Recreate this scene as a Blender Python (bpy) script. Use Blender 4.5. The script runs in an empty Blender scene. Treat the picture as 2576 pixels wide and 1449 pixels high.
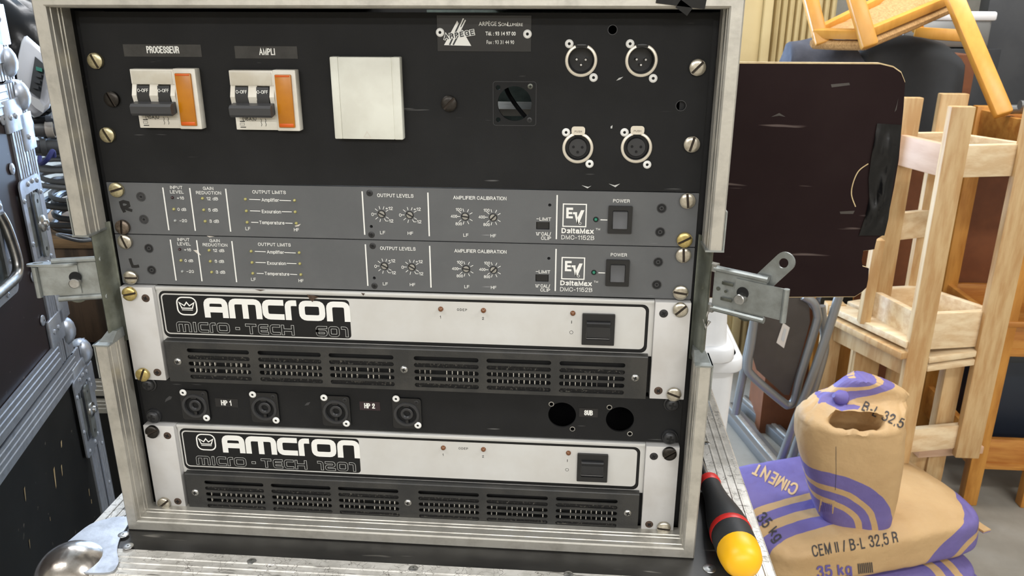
import bpy, bmesh, math, random
from math import sin, cos, pi, radians, atan2, sqrt
from mathutils import Vector, Matrix, noise, Euler

random.seed(7)
SC = bpy.context.scene
COL = SC.collection

# ------------------------------------------------------------------ camera, world, lights, exposure
R0 = 1.02                                   # height of the bottom edge of the rack panels above the floor
CAM = Vector((.14388, -.62678, .44826 + R0))
FPX = 2022.84                               # focal length in pixels of the 2576 x 1449 frame
cd = bpy.data.cameras.new('camera')
cam = bpy.data.objects.new('camera', cd)
COL.objects.link(cam)
cam.location = CAM
cam.rotation_euler = (1.23387725, -.00170155, .0787410)
cd.sensor_fit = 'HORIZONTAL'
cd.sensor_width = 36
cd.lens = FPX / 2576 * 36
cd.clip_start = .05
cd.clip_end = 50
cd.dof.use_dof = True
cd.dof.focus_distance = .70
cd.dof.aperture_fstop = 24
SC.camera = cam

W = bpy.data.worlds.new('world')
SC.world = W
W.use_nodes = True
W.node_tree.nodes['Background'].inputs[0].default_value = (.75, .8, .9, 1)
W.node_tree.nodes['Background'].inputs[1].default_value = .05

def area(name, loc, size, power, color, rot=(0, 0, 0)):
    l = bpy.data.lights.new(name, 'AREA')
    l.shape = 'RECTANGLE'
    l.size, l.size_y = size
    l.energy = power
    l.color = color
    o = bpy.data.objects.new(name, l)
    COL.objects.link(o)
    o.location = loc
    o.rotation_euler = rot
    return o

WARM = (.985, .99, 1.0)
for x, y, e in ((-1.4, -3.3, 46), (.5, -3.3, 46), (2.2, -3.3, 46), (-1.4, -5.2, 80), (.5, -5.2, 80), (2.2, -5.2, 60), (-1.3, -.6, 24), (2.0, -.5, 44), (-.9, 1.9, 26), (1.3, 1.7, 42)):
    area('fluorescent_lamp', (x, y, 2.84), (1.3, .28), e, WARM)
area('window_daylight', (-1.22, 3.44, 1.3), (1.4, 1.9), 190, (.50, .70, 1.0), (radians(-90), 0, 0))

SC.view_settings.view_transform = 'Standard'
SC.view_settings.look = 'None'
SC.view_settings.exposure = 0.0
SC.view_settings.gamma = 1
SC.view_settings.use_curve_mapping = False
SC.cycles.max_bounces = 6
SC.cycles.diffuse_bounces = 3
SC.cycles.glossy_bounces = 3
SC.cycles.transmission_bounces = 2
SC.cycles.caustics_reflective = False
SC.cycles.caustics_refractive = False

# ------------------------------------------------------------------ measuring: sight lines met with real planes
CR = Euler(cam.rotation_euler).to_matrix()
def ray(px, py):
    return CR @ Vector(((px - 1288) / FPX, -(py - 724.5) / FPX, -1))
def at(px, py, y):
    v = ray(px, py)
    return CAM + v * ((y - CAM.y) / v.y)
def atz(px, py, z):
    v = ray(px, py)
    return CAM + v * ((z - CAM.z) / v.z)
def atd(px, py, t):
    return CAM + ray(px, py) * t
def pl(px, py, y=0.0):                      # a point of the rack front, measured in rack coordinates
    p = at(px, py, y)
    return p.x, p.z - R0

# ------------------------------------------------------------------ materials
def lin(c):
    return tuple((v / 255 / 12.92 if v / 255 <= .04045 else ((v / 255 + .055) / 1.055) ** 2.4) for v in c)

MATS = {}
def M(name, rgb, rough=.5, metal=0.0, rgb2=None, vs=30, vamt=.35, bump=0, bs=200, stretch=(1, 1, 1), spec=.5, coat=0,
      scratch=None, ss=60, swid=.02, detail=5, lo=.4, hi=.62, trans=0, rvar=0, emit=0, scuff=None):
    m = bpy.data.materials.new(name)
    m.use_nodes = True
    nt = m.node_tree
    N, L = nt.nodes, nt.links
    b = N['Principled BSDF']
    c = (*lin(rgb), 1)
    b.inputs['Base Color'].default_value = c
    b.inputs['Roughness'].default_value = rough
    b.inputs['Metallic'].default_value = metal
    b.inputs['Specular IOR Level'].default_value = spec
    b.inputs['Coat Weight'].default_value = coat
    b.inputs['Transmission Weight'].default_value = trans
    if emit:
        b.inputs['Emission Color'].default_value = c
        b.inputs['Emission Strength'].default_value = emit
    tc = N.new('ShaderNodeTexCoord')
    mp = N.new('ShaderNodeMapping')
    mp.inputs['Scale'].default_value = stretch
    L.new(tc.outputs['Object'], mp.inputs['Vector'])
    out = None
    if rgb2 is not None:
        nz = N.new('ShaderNodeTexNoise')
        nz.inputs['Scale'].default_value = vs
        nz.inputs['Detail'].default_value = detail
        nz.inputs['Roughness'].default_value = .6
        L.new(mp.outputs[0], nz.inputs['Vector'])
        rp = N.new('ShaderNodeMapRange')
        rp.inputs[1].default_value = lo
        rp.inputs[2].default_value = hi
        L.new(nz.outputs['Fac'], rp.inputs[0])
        mx = N.new('ShaderNodeMix')
        mx.data_type = 'RGBA'
        mul = N.new('ShaderNodeMath'); mul.operation = 'MULTIPLY'
        mul.inputs[1].default_value = vamt
        L.new(rp.outputs[0], mul.inputs[0])
        L.new(mul.outputs[0], mx.inputs[0])
        mx.inputs[6].default_value = c
        mx.inputs[7].default_value = (*lin(rgb2), 1)
        out = mx.outputs[2]
        if rvar:
            ad = N.new('ShaderNodeMath'); ad.operation = 'MULTIPLY_ADD'
            ad.inputs[1].default_value = rvar
            ad.inputs[2].default_value = rough
            L.new(rp.outputs[0], ad.inputs[0])
            L.new(ad.outputs[0], b.inputs['Roughness'])
    if scratch is not None:
        dn = N.new('ShaderNodeTexNoise')
        dn.inputs['Scale'].default_value = ss * .7
        L.new(mp.outputs[0], dn.inputs['Vector'])
        va = N.new('ShaderNodeVectorMath'); va.operation = 'MULTIPLY_ADD'
        va.inputs[1].default_value = (.012, .012, .012)
        L.new(dn.outputs['Color'], va.inputs[0])
        L.new(mp.outputs[0], va.inputs[2])
        vo = N.new('ShaderNodeTexVoronoi')
        vo.feature = 'DISTANCE_TO_EDGE'
        vo.inputs['Scale'].default_value = ss
        L.new(va.outputs[0], vo.inputs['Vector'])
        n2 = N.new('ShaderNodeTexNoise')
        n2.inputs['Scale'].default_value = ss * .35
        L.new(mp.outputs[0], n2.inputs['Vector'])
        lt = N.new('ShaderNodeMapRange')
        lt.inputs[1].default_value = swid
        lt.inputs[2].default_value = 0
        L.new(vo.outputs['Distance'], lt.inputs[0])
        g = N.new('ShaderNodeMapRange')
        g.inputs[1].default_value = .47
        g.inputs[2].default_value = .56
        L.new(n2.outputs['Fac'], g.inputs[0])
        mu = N.new('ShaderNodeMath'); mu.operation = 'MULTIPLY'
        L.new(lt.outputs[0], mu.inputs[0])
        L.new(g.outputs[0], mu.inputs[1])
        m2 = N.new('ShaderNodeMix')
        m2.data_type = 'RGBA'
        L.new(mu.outputs[0], m2.inputs[0])
        if out is None:
            m2.inputs[6].default_value = c
        else:
            L.new(out, m2.inputs[6])
        m2.inputs[7].default_value = (*lin(scratch), 1)
        out = m2.outputs[2]
    if scuff is not None:
        scol, sfreq, thr = scuff
        last = None
        for rot_, st in (((.3, .5, .2), (.10, .8, 1.0)), ((.2, -1.0, .5), (.14, .9, 1.2))):
            mq = N.new('ShaderNodeMapping')
            mq.inputs['Rotation'].default_value = rot_
            mq.inputs['Scale'].default_value = tuple(sfreq * k for k in st)
            L.new(tc.outputs['Object'], mq.inputs['Vector'])
            sn = N.new('ShaderNodeTexNoise')
            sn.inputs['Scale'].default_value = 1
            sn.inputs['Detail'].default_value = 2
            L.new(mq.outputs[0], sn.inputs['Vector'])
            sr = N.new('ShaderNodeMapRange')
            sr.inputs[1].default_value = thr
            sr.inputs[2].default_value = thr + .06
            L.new(sn.outputs['Fac'], sr.inputs[0])
            if last is None:
                last = sr.outputs[0]
            else:
                mm = N.new('ShaderNodeMath'); mm.operation = 'MAXIMUM'
                L.new(last, mm.inputs[0]); L.new(sr.outputs[0], mm.inputs[1])
                last = mm.outputs[0]
        hf = N.new('ShaderNodeMath'); hf.operation = 'MULTIPLY'
        hf.inputs[1].default_value = .7
        L.new(last, hf.inputs[0])
        m3 = N.new('ShaderNodeMix'); m3.data_type = 'RGBA'
        L.new(hf.outputs[0], m3.inputs[0])
        if out is None:
            m3.inputs[6].default_value = c
        else:
            L.new(out, m3.inputs[6])
        m3.inputs[7].default_value = (*lin(scol), 1)
        out = m3.outputs[2]
    if out is not None:
        L.new(out, b.inputs['Base Color'])
    if bump:
        bn = N.new('ShaderNodeTexNoise')
        bn.inputs['Scale'].default_value = bs
        bn.inputs['Detail'].default_value = 4
        L.new(mp.outputs[0], bn.inputs['Vector'])
        bu = N.new('ShaderNodeBump')
        bu.inputs['Strength'].default_value = bump
        bu.inputs['Distance'].default_value = .002
        L.new(bn.outputs['Fac'], bu.inputs['Height'])
        L.new(bu.outputs[0], b.inputs['Normal'])
    MATS[name] = m
    return m

M('panel_black', (29, 29, 29), .62, rgb2=(40, 40, 40), vs=25, vamt=.3, bump=.04, bs=900, spec=.18, scuff=((120, 120, 118), 160, .73))
M('panel_black_plain', (26, 26, 27), .5, rgb2=(40, 40, 40), vs=40, vamt=.3, spec=.3)
M('paint_grey', (90, 91, 92), .5, rgb2=(106, 107, 107), vs=18, vamt=.3, bump=.03, bs=900, spec=.4, scuff=((165, 165, 165), 170, .745))
M('silver', (206, 205, 201), .45, .12, rgb2=(192, 188, 180), vs=14, vamt=.5)
M('silver_ear', (203, 201, 198), .45, .12, rgb2=(182, 177, 170), vs=30, vamt=.4, scuff=((120, 112, 106), 190, .735))
M('print_black', (20, 20, 20), .5, spec=.3)
M('label_black', (54, 53, 51), .25, rgb2=(40, 39, 38), vs=80, vamt=.7)
M('name_black', (38, 37, 36), .3, spec=.4)
M('print_white', (235, 234, 228), .6)
M('print_dim', (186, 186, 182), .6)
M('marker_ink', (18, 18, 20), .35)
M('plastic_black', (22, 22, 23), .35)
M('plastic_soft', (44, 44, 45), .45)
M('plastic_grey', (58, 58, 59), .4)
M('hex_grey', (62, 62, 63), .5, .2, rgb2=(80, 80, 80), vs=500, vamt=.5)
M('hole_black', (4, 4, 4), .8)
M('plastic_white', (226, 222, 210), .42, rgb2=(200, 192, 176), vs=30, vamt=.6)
M('plastic_cover', (224, 224, 212), .45, rgb2=(205, 203, 190), vs=25, vamt=.6)
M('clear_label', (205, 200, 185), .3, rgb2=(190, 180, 160), vs=60, vamt=.6)
M('lens_orange', (186, 116, 4), .3, rgb2=(168, 100, 2), vs=60, vamt=.6, coat=.15)
M('lens_orange_edge', (206, 88, 10), .3)
M('brass', (200, 180, 118), .32, .85, rgb2=(130, 112, 70), vs=300, vamt=.4)
M('brass_pale', (198, 188, 152), .32, .85, rgb2=(120, 108, 80), vs=300, vamt=.45)
M('nickel', (196, 190, 176), .28, .9, rgb2=(130, 118, 100), vs=250, vamt=.45)
M('dark_screw', (58, 54, 50), .35, .8, rgb2=(30, 28, 26), vs=250, vamt=.5)
M('slot_dirt', (58, 48, 38), .7, .2)
M('rust_screw', (120, 108, 96), .38, .85, rgb2=(70, 58, 50), vs=250, vamt=.7)
M('bronze_screw', (92, 76, 66), .45, .6, rgb2=(60, 48, 42), vs=400, vamt=.6)
M('black_screw', (46, 46, 47), .42, .3)
M('rivet_white', (232, 231, 226), .4)
M('xlr_ring', (222, 214, 198), .35, .5)
M('alu', (196, 192, 182), .36, .62, rgb2=(118, 112, 102), vs=40, vamt=.55, bump=.05, bs=300, rvar=.2, lo=.45, hi=.75)
M('alu_scratched', (226, 222, 214), .42, .35, rgb2=(176, 172, 162), vs=60, vamt=.6, scratch=(110, 104, 96), ss=150, swid=.04, bump=.06, bs=250, scuff=((78, 72, 64), 300, .655))
M('alu_daylight_tint', (190, 196, 206), .36, .65, rgb2=(130, 132, 138), vs=60, vamt=.5, bump=.05, bs=300, rvar=.15, lo=.45, hi=.75)  # aluminium with the blue cast of window daylight put into its colour
M('zinc', (158, 162, 160), .42, .7, rgb2=(122, 124, 118), vs=60, vamt=.6, bump=.05, bs=400)
M('zinc_dish', (128, 132, 122), .42, .7, rgb2=(92, 94, 82), vs=45, vamt=.7, bump=.05, bs=400)
M('zinc_dark', (110, 112, 104), .45, .85, rgb2=(70, 72, 64), vs=50, vamt=.7)
M('steel', (190, 190, 188), .3, .95, rgb2=(120, 116, 110), vs=80, vamt=.5)
M('steel_ball', (190, 182, 172), .24, .95, rgb2=(110, 80, 64), vs=70, vamt=.6, bump=.12, bs=120, lo=.5, hi=.7)
M('case_black', (24, 24, 24), .45, rgb2=(46, 45, 43), vs=14, vamt=.35, spec=.25, scuff=((150, 142, 128), 60, .72))
M('case_brown', (52, 42, 44), .42, rgb2=(46, 39, 39), vs=12, vamt=.5, spec=.22, scuff=((120, 112, 108), 60, .74))
M('base_top', (26, 25, 24), .36, rgb2=(60, 58, 54), vs=30, vamt=.5, stretch=(.35, 1, 1), scuff=((150, 146, 136), 120, .70))
M('wood_dark', (96, 76, 58), .7, rgb2=(46, 36, 28), vs=7, vamt=.8, stretch=(6, 6, .8))
M('ply_dark', (33, 20, 20), .55, rgb2=(40, 28, 27), vs=10, vamt=.5, spec=.1, scuff=((112, 98, 92), 70, .715))
M('wood_lid', (150, 120, 84), .7, rgb2=(90, 70, 48), vs=20, vamt=.7, stretch=(.5, 6, 6))
M('ply_core', (214, 190, 144), .7, rgb2=(180, 150, 104), vs=60, vamt=.6)
M('tape_black', (11, 11, 12), .24, rgb2=(20, 20, 21), vs=60, vamt=.5, bump=.3, bs=40, spec=.35)
M('pine', (206, 174, 126), .55, rgb2=(180, 136, 84), vs=9, vamt=.8, stretch=(5, 5, .7), detail=6)
M('pine_pale', (234, 212, 174), .55, rgb2=(206, 170, 124), vs=9, vamt=.7, stretch=(1, 5, 5))
M('pine_pink', (218, 182, 152), .6, rgb2=(196, 154, 122), vs=6, vamt=.6, stretch=(1, 1, 6))
M('pine_orange', (204, 144, 66), .45, rgb2=(170, 108, 38), vs=8, vamt=.8, stretch=(4, 4, .7))
M('pine_orange_rail', (198, 138, 64), .45, rgb2=(164, 98, 36), vs=8, vamt=.8, stretch=(.7, 4, 4))
M('hardboard', (128, 76, 44), .5, rgb2=(104, 58, 32), vs=10, vamt=.6)
M('beech', (226, 164, 74), .35, rgb2=(210, 146, 58), vs=14, vamt=.5, stretch=(3, 3, .6))
M('straw', (206, 164, 108), .8, rgb2=(150, 108, 60), vs=120, vamt=.8, stretch=(1, 6, 1), bump=.5, bs=260)
M('denim', (82, 85, 96), .9, rgb2=(62, 65, 76), vs=18, vamt=.7, bump=.2, bs=500)
M('cloth_black', (36, 37, 38), .85, rgb2=(56, 57, 58), vs=5, vamt=.5, bump=.1, bs=600)
M('beige', (206, 184, 134), .6, rgb2=(190, 166, 116), vs=6, vamt=.5)
M('flat_black', (44, 45, 47), .55, rgb2=(66, 66, 66), vs=8, vamt=.4)
M('bin_white', (232, 232, 232), .4, rgb2=(218, 218, 218), vs=10, vamt=.4)
M('tube_grey', (142, 142, 140), .35, .55)
M('seat_brown', (62, 56, 50), .5, rgb2=(74, 68, 62), vs=20, vamt=.4)
M('sticker', (206, 198, 186), .6)
M('concrete', (150, 144, 132), .8, rgb2=(126, 120, 108), vs=5, vamt=.6, bump=.15, bs=60)
M('wall', (172, 166, 154), .9, rgb2=(140, 134, 122), vs=7, vamt=.6, bump=.25, bs=40)
M('ceiling', (222, 220, 214), .9)
M('kraft', (214, 180, 132), .7, rgb2=(196, 158, 108), vs=14, vamt=.6, bump=.25, bs=30)
M('ink_black', (60, 58, 60), .7)
M('ink_purple', (104, 92, 158), .6)
M('cable_black', (30, 31, 32), .42)
M('cable_grey', (92, 94, 96), .42)
M('tie_blue', (60, 66, 130), .6)
M('appliance_white', (228, 230, 236), .35)
M('appliance_panel', (52, 56, 60), .35)
M('button_green', (40, 140, 120), .4)
M('led_yellow', (168, 160, 96), .25, coat=.5)
M('led_clear', (150, 152, 148), .25, coat=.5)
M('led_red', (46, 14, 16), .25, coat=.5)
M('led_green', (30, 120, 92), .2, coat=.6)
M('led_amber', (112, 66, 30), .2, coat=.6)
M('rubber', (30, 30, 30), .6)
M('tool_black', (44, 45, 46), .5, bump=.05, bs=400)
M('tool_red', (206, 44, 40), .4)
M('tool_yellow', (246, 184, 20), .4)
M('fin', (205, 200, 188), .5, 0, rgb2=(50, 46, 40), vs=200, vamt=.9, lo=.45, hi=.62)
M('foam', (26, 25, 24), .95, rgb2=(120, 116, 106), vs=420, vamt=.8, lo=.55, hi=.72, bump=.6, bs=500)
M('interior_green', (92, 104, 98), .5, .4, rgb2=(40, 46, 44), vs=30, vamt=.7)
M('glass_sky', (190, 215, 255), .2, emit=1.2)
M('trim_white', (214, 212, 206), .6)

# ------------------------------------------------------------------ mesh helpers
def tag(o, label=None, cat=None, group=None, kind=None):
    for k, v in (('label', label), ('category', cat), ('group', group), ('kind', kind)):
        if v:
            o[k] = v
    return o

def thing(name, label, cat, loc=(0, 0, 0), rz=0, group=None):
    o = bpy.data.objects.new(name, None)
    COL.objects.link(o)
    o.empty_display_size = .05
    o.location = loc
    o.rotation_euler = (0, 0, rz)
    return tag(o, label, cat, group)

def link(name, me, parent=None, loc=None, rot=None):
    o = bpy.data.objects.new(name, me)
    COL.objects.link(o)
    if parent is not None:
        o.parent = parent
    if loc is not None:
        o.location = loc
    if rot is not None:
        o.rotation_euler = rot
    return o

def copy_tree(o, parent=None):
    c = o.copy()
    COL.objects.link(c)
    c.parent = parent
    for ch in list(o.children):
        copy_tree(ch, c)
    return c

class B:
    def __init__(s):
        s.bm = bmesh.new()
        s.mi = 0
    def _mark(s, faces):
        for f in faces:
            f.material_index = s.mi
    def box(s, c, d, rot=None, bev=0, seg=2):
        r = bmesh.ops.create_cube(s.bm, size=1)
        vs = r['verts']
        fs = {f for v in vs for f in v.link_faces}
        s._mark(fs)
        for v in vs:
            v.co = Vector((v.co.x * d[0], v.co.y * d[1], v.co.z * d[2]))
        if bev:
            es = list({e for v in vs for e in v.link_edges})
            rr = bmesh.ops.bevel(s.bm, geom=es, offset=bev, segments=seg, affect='EDGES', profile=.5)
            s._mark(rr['faces'])
            vs = set(v for v in vs if v.is_valid) | set(rr['verts'])
        m = Matrix.Translation(Vector(c))
        if rot is not None:
            m = m @ (rot.to_4x4() if isinstance(rot, Matrix) else Euler(rot).to_matrix().to_4x4())
        bmesh.ops.transform(s.bm, matrix=m, verts=list(vs))
        return s
    def span(s, a, b, bev=0):
        return s.box([(p + q) / 2 for p, q in zip(a, b)], [abs(p - q) for p, q in zip(a, b)], bev=bev)
    def face(s, pts):
        f = s.bm.faces.new([s.bm.verts.new(p) for p in pts])
        f.material_index = s.mi
        return s
    def loft(s, rings, closed=True, cap=True):
        vr = [[s.bm.verts.new(p) for p in r] for r in rings]
        n = len(vr[0])
        for a, b in zip(vr, vr[1:]):
            for i in range(n if closed else n - 1):
                j = (i + 1) % n
                f = s.bm.faces.new((a[i], a[j], b[j], b[i]))
                f.material_index = s.mi
        if cap and closed:
            for r in (list(reversed(vr[0])), vr[-1]):
                f = s.bm.faces.new(r)
                f.material_index = s.mi
        return s
    def lathe(s, prof, org=(0, 0, 0), axis=(0, -1, 0), seg=24, cap=True, ang=0):
        ax = Vector(axis).normalized()
        u = ax.orthogonal().normalized()
        w = ax.cross(u)
        o = Vector(org)
        rings = [[o + ax * h + (u * cos(2 * pi * i / seg + ang) + w * sin(2 * pi * i / seg + ang)) * max(r, 1e-5) for i in range(seg)] for r, h in prof]
        return s.loft(rings, True, cap)
    def tube(s, pts, r, seg=8, closed=False):
        pts = [Vector(p) for p in pts]
        n = len(pts)
        rings = []
        up = None
        for i, p in enumerate(pts):
            if closed:
                t = pts[(i + 1) % n] - pts[i - 1]
            else:
                t = pts[min(i + 1, n - 1)] - pts[max(i - 1, 0)]
            t.normalize()
            if up is None:
                up = t.orthogonal().normalized()
            up = (up - t * up.dot(t)).normalized()
            w = t.cross(up)
            rr = r[i] if isinstance(r, (list, tuple)) else r
            rings.append([p + (up * cos(2 * pi * k / seg) + w * sin(2 * pi * k / seg)) * rr for k in range(seg)])
        if closed:
            rings.append(rings[0])
        return s.loft(rings, True, not closed)
    def prism(s, poly, y0, y1):            # polygon in x/z, extruded along y
        return s.loft([[(x, y0, z) for x, z in poly], [(x, y1, z) for x, z in poly]])
    def add_mesh(s, me, mat=None):
        n0 = len(s.bm.faces)
        me2 = me
        s.bm.from_mesh(me2)
        s.bm.faces.ensure_lookup_table()
        s._mark(s.bm.faces[n0:])
        return s
    def done(s, name, mats, parent=None, smooth=True, loc=None, rot=None, angle=38, fix=True):
        if fix:
            bmesh.ops.recalc_face_normals(s.bm, faces=s.bm.faces)
        me = bpy.data.meshes.new(name)
        s.bm.to_mesh(me)
        s.bm.free()
        for m in (mats if isinstance(mats, (list, tuple)) else [mats]):
            me.materials.append(MATS[m])
        if smooth:
            me.polygons.foreach_set('use_smooth', [True] * len(me.polygons))
            me.set_sharp_from_angle(angle=radians(angle))
        return link(name, me, parent, loc, rot)

def smooth_path(pts, n=6, closed=False):
    P = [Vector(p) for p in pts]
    out = []
    m = len(P)
    rng = range(m if closed else m - 1)
    for i in rng:
        p0 = P[(i - 1) % m] if closed or i > 0 else P[0]
        p1, p2 = P[i], P[(i + 1) % m]
        p3 = P[(i + 2) % m] if closed or i + 2 < m else P[-1]
        for k in range(n):
            t = k / n
            out.append(.5 * ((2 * p1) + (p2 - p0) * t + (2 * p0 - 5 * p1 + 4 * p2 - p3) * t * t + (3 * p1 - p0 - 3 * p2 + p3) * t ** 3))
    if not closed:
        out.append(P[-1])
    return out

def circ(x, z, r, n=28):
    return [(x + r * cos(2 * pi * i / n), z + r * sin(2 * pi * i / n)) for i in range(n)]

def rrect(x0, z0, x1, z1, r, n=5):
    r = min(r, abs(x1 - x0) / 2, abs(z1 - z0) / 2)
    out = []
    for cx, cz, a in ((x1 - r, z1 - r, 0), (x0 + r, z1 - r, pi / 2), (x0 + r, z0 + r, pi), (x1 - r, z0 + r, 1.5 * pi)):
        for i in range(n + 1):
            t = a + pi / 2 * i / n
            out.append((cx + r * cos(t), cz + r * sin(t)))
    return out

UP = Matrix.Rotation(pi / 2, 4, 'X')       # drawing plane -> upright, facing -y

def flat(outlines, thick):                  # 2D outlines (first = edge, others = holes) -> plate mesh in the drawing plane
    cu = bpy.data.curves.new('outline', 'CURVE')
    cu.dimensions = '2D'
    cu.fill_mode = 'BOTH'
    cu.extrude = thick / 2
    for o in outlines:
        sp = cu.splines.new('POLY')
        sp.points.add(len(o) - 1)
        for q, (x, z) in zip(sp.points, o):
            q.co = (x, z, 0, 1)
        sp.use_cyclic_u = True
    ob = bpy.data.objects.new('outline', cu)
    me = bpy.data.meshes.new_from_object(ob)
    bpy.data.objects.remove(ob)
    bpy.data.curves.remove(cu)
    return me

def plate(name, outlines, y0, y1, mat, parent, smooth=False):
    me = flat(outlines, abs(y1 - y0))
    me.transform(Matrix.Translation((0, (y0 + y1) / 2, 0)) @ UP)
    me.materials.clear()
    me.materials.append(MATS[mat])
    me.name = name
    if smooth:
        me.polygons.foreach_set('use_smooth', [True] * len(me.polygons))
        me.set_sharp_from_angle(angle=radians(35))
    return link(name, me, parent)

def text_mesh(body, bold=0.0, shear=0.0, spacing=1.0):
    cu = bpy.data.curves.new('text', 'FONT')
    cu.body = body
    cu.size = 1
    cu.offset = bold
    cu.shear = shear
    cu.space_character = spacing
    cu.resolution_u = 3
    ob = bpy.data.objects.new('text', cu)
    me = bpy.data.meshes.new_from_object(ob)
    bpy.data.objects.remove(ob)
    bpy.data.curves.remove(cu)
    return me

def capbox(me):
    xs = [v.co.x for v in me.vertices]
    zs = [v.co.y for v in me.vertices]
    return min(xs), max(xs), min(zs), max(zs)

class Print:                                # flat print on a face at depth y
    def __init__(s, y):
        s.y = y
        s.b = B()
    def serif(s, body, cx, cz, w, h, bold=.022, ang=0, shear=0.0, spacing=1.0):
        me = text_mesh(body, bold, shear, spacing)
        x0, x1, z0, z1 = capbox(me)
        m = (Matrix.Translation((cx, s.y, cz)) @ Matrix.Rotation(-ang, 4, 'Y') @ UP @
             Matrix.Diagonal((w / (x1 - x0), h / (z1 - z0), 1, 1)) @ Matrix.Translation((-(x0 + x1) / 2, -(z0 + z1) / 2, 0)))
        me.transform(m)
        s.b.add_mesh(me)
        bpy.data.meshes.remove(me)
    def text(s, body, cx, cz, w, h, bw=.145, gap=.27, ang=0, desc=0.0):
        # w = whole width, h = cap height, cz = middle of the capitals
        st, wd = stroke_layout(body, gap)
        t = h * bw
        kx = (w - t) / max(wd, 1e-3) if wd > .05 else 1e-3
        kz = h - t
        for i, (pts, c) in enumerate(st):
            q_ = [((a - wd / 2) * kx, (b_ - .5) * kz) for a, b_ in pts]
            if not c:                        # run straight ends out by half the stroke
                for e0, e1 in ((0, 1), (-1, -2)):
                    v = Vector(q_[e0]) - Vector(q_[e1])
                    if v.length > 1e-9:
                        v = v.normalized() * t / 2
                        q_[e0] = (q_[e0][0] + v.x, q_[e0][1] + v.y)
            if ang:
                q_ = [(a * cos(ang) - b_ * sin(ang), a * sin(ang) + b_ * cos(ang)) for a, b_ in q_]
            s.line([(cx + a, cz + b_) for a, b_ in q_], t, bool(c), y=s.y - .000012 * (i % 4))
    def px(s, body, px, py, wpx, hpx, **k):
        x0, z = pl(px - wpx / 2, py)
        x1, _ = pl(px + wpx / 2, py)
        _, za = pl(px, py - hpx / 2)
        _, zb = pl(px, py + hpx / 2)
        _, zc = pl(px, py)
        (s.serif if k.pop('serif', 0) else s.text)(body, (x0 + x1) / 2, zc - s.dz, x1 - x0, za - zb, **k)
    dz = 0.0
    def rect(s, x0, z0, x1, z1):
        s.b.face([(x0, s.y, z0), (x1, s.y, z0), (x1, s.y, z1), (x0, s.y, z1)])
    def poly(s, pts, dy=0):
        s.b.face([(x, s.y + dy, z) for x, z in pts])
    def line(s, pts, w, closed=False, y=None):
        yy = s.y if y is None else y
        n = len(pts)
        L, Rr = [], []
        for i in range(n):
            if closed:
                a, b = pts[i - 1], pts[(i + 1) % n]
            else:
                a, b = pts[max(i - 1, 0)], pts[min(i + 1, n - 1)]
            p = Vector(pts[i])
            t1 = (p - Vector(a)); t2 = (Vector(b) - p)
            if t1.length < 1e-9: t1 = t2
            if t2.length < 1e-9: t2 = t1
            t1.normalize(); t2.normalize()
            t = (t1 + t2)
            if t.length < 1e-6: t = t1
            t.normalize()
            nn = Vector((-t.y, t.x))
            k = w / 2 / max(.4, nn.dot(Vector((-t1.y, t1.x))))
            L.append(p + nn * k); Rr.append(p - nn * k)
        m = n if closed else n - 1
        for i in range(m):
            j = (i + 1) % n
            s.b.face([(Rr[i].x, yy, Rr[i].y), (Rr[j].x, yy, Rr[j].y), (L[j].x, yy, L[j].y), (L[i].x, yy, L[i].y)])
    def done(s, name, mat, parent):
        o = s.b.done(name, mat, parent, smooth=False, fix=False)
        if name in ('printed_lettering', 'wear_lines', 'paint_chips', 'pale_scuffs', 'rating_print', 'legend', 'logo_rays', 'logo_gap'):
            o['kind'] = 'stuff'              # print and wear too fine to pick apart
        return o

def fillet(pts, r, closed=False, n=4):
    out = []
    m = len(pts)
    for i, p in enumerate(pts):
        if not closed and i in (0, m - 1):
            out.append(tuple(p)); continue
        p = Vector(p); a = Vector(pts[i - 1]); b = Vector(pts[(i + 1) % m])
        da = (a - p); db = (b - p)
        rr = min(r, da.length * .49, db.length * .49)
        s1 = p + da.normalized() * rr; s2 = p + db.normalized() * rr
        if r > 5:                            # elliptical corner
            ka = .98 if (not closed and i == 1) else .5
            kb = .98 if (not closed and i == m - 2) else .5
            s1 = p + da * ka; s2 = p + db * kb
        for k in range(n + 1):
            t = k / n
            q = s1 * (1 - t) ** 2 + p * 2 * t * (1 - t) + s2 * t * t
            out.append((q.x, q.y))
    return out

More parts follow.
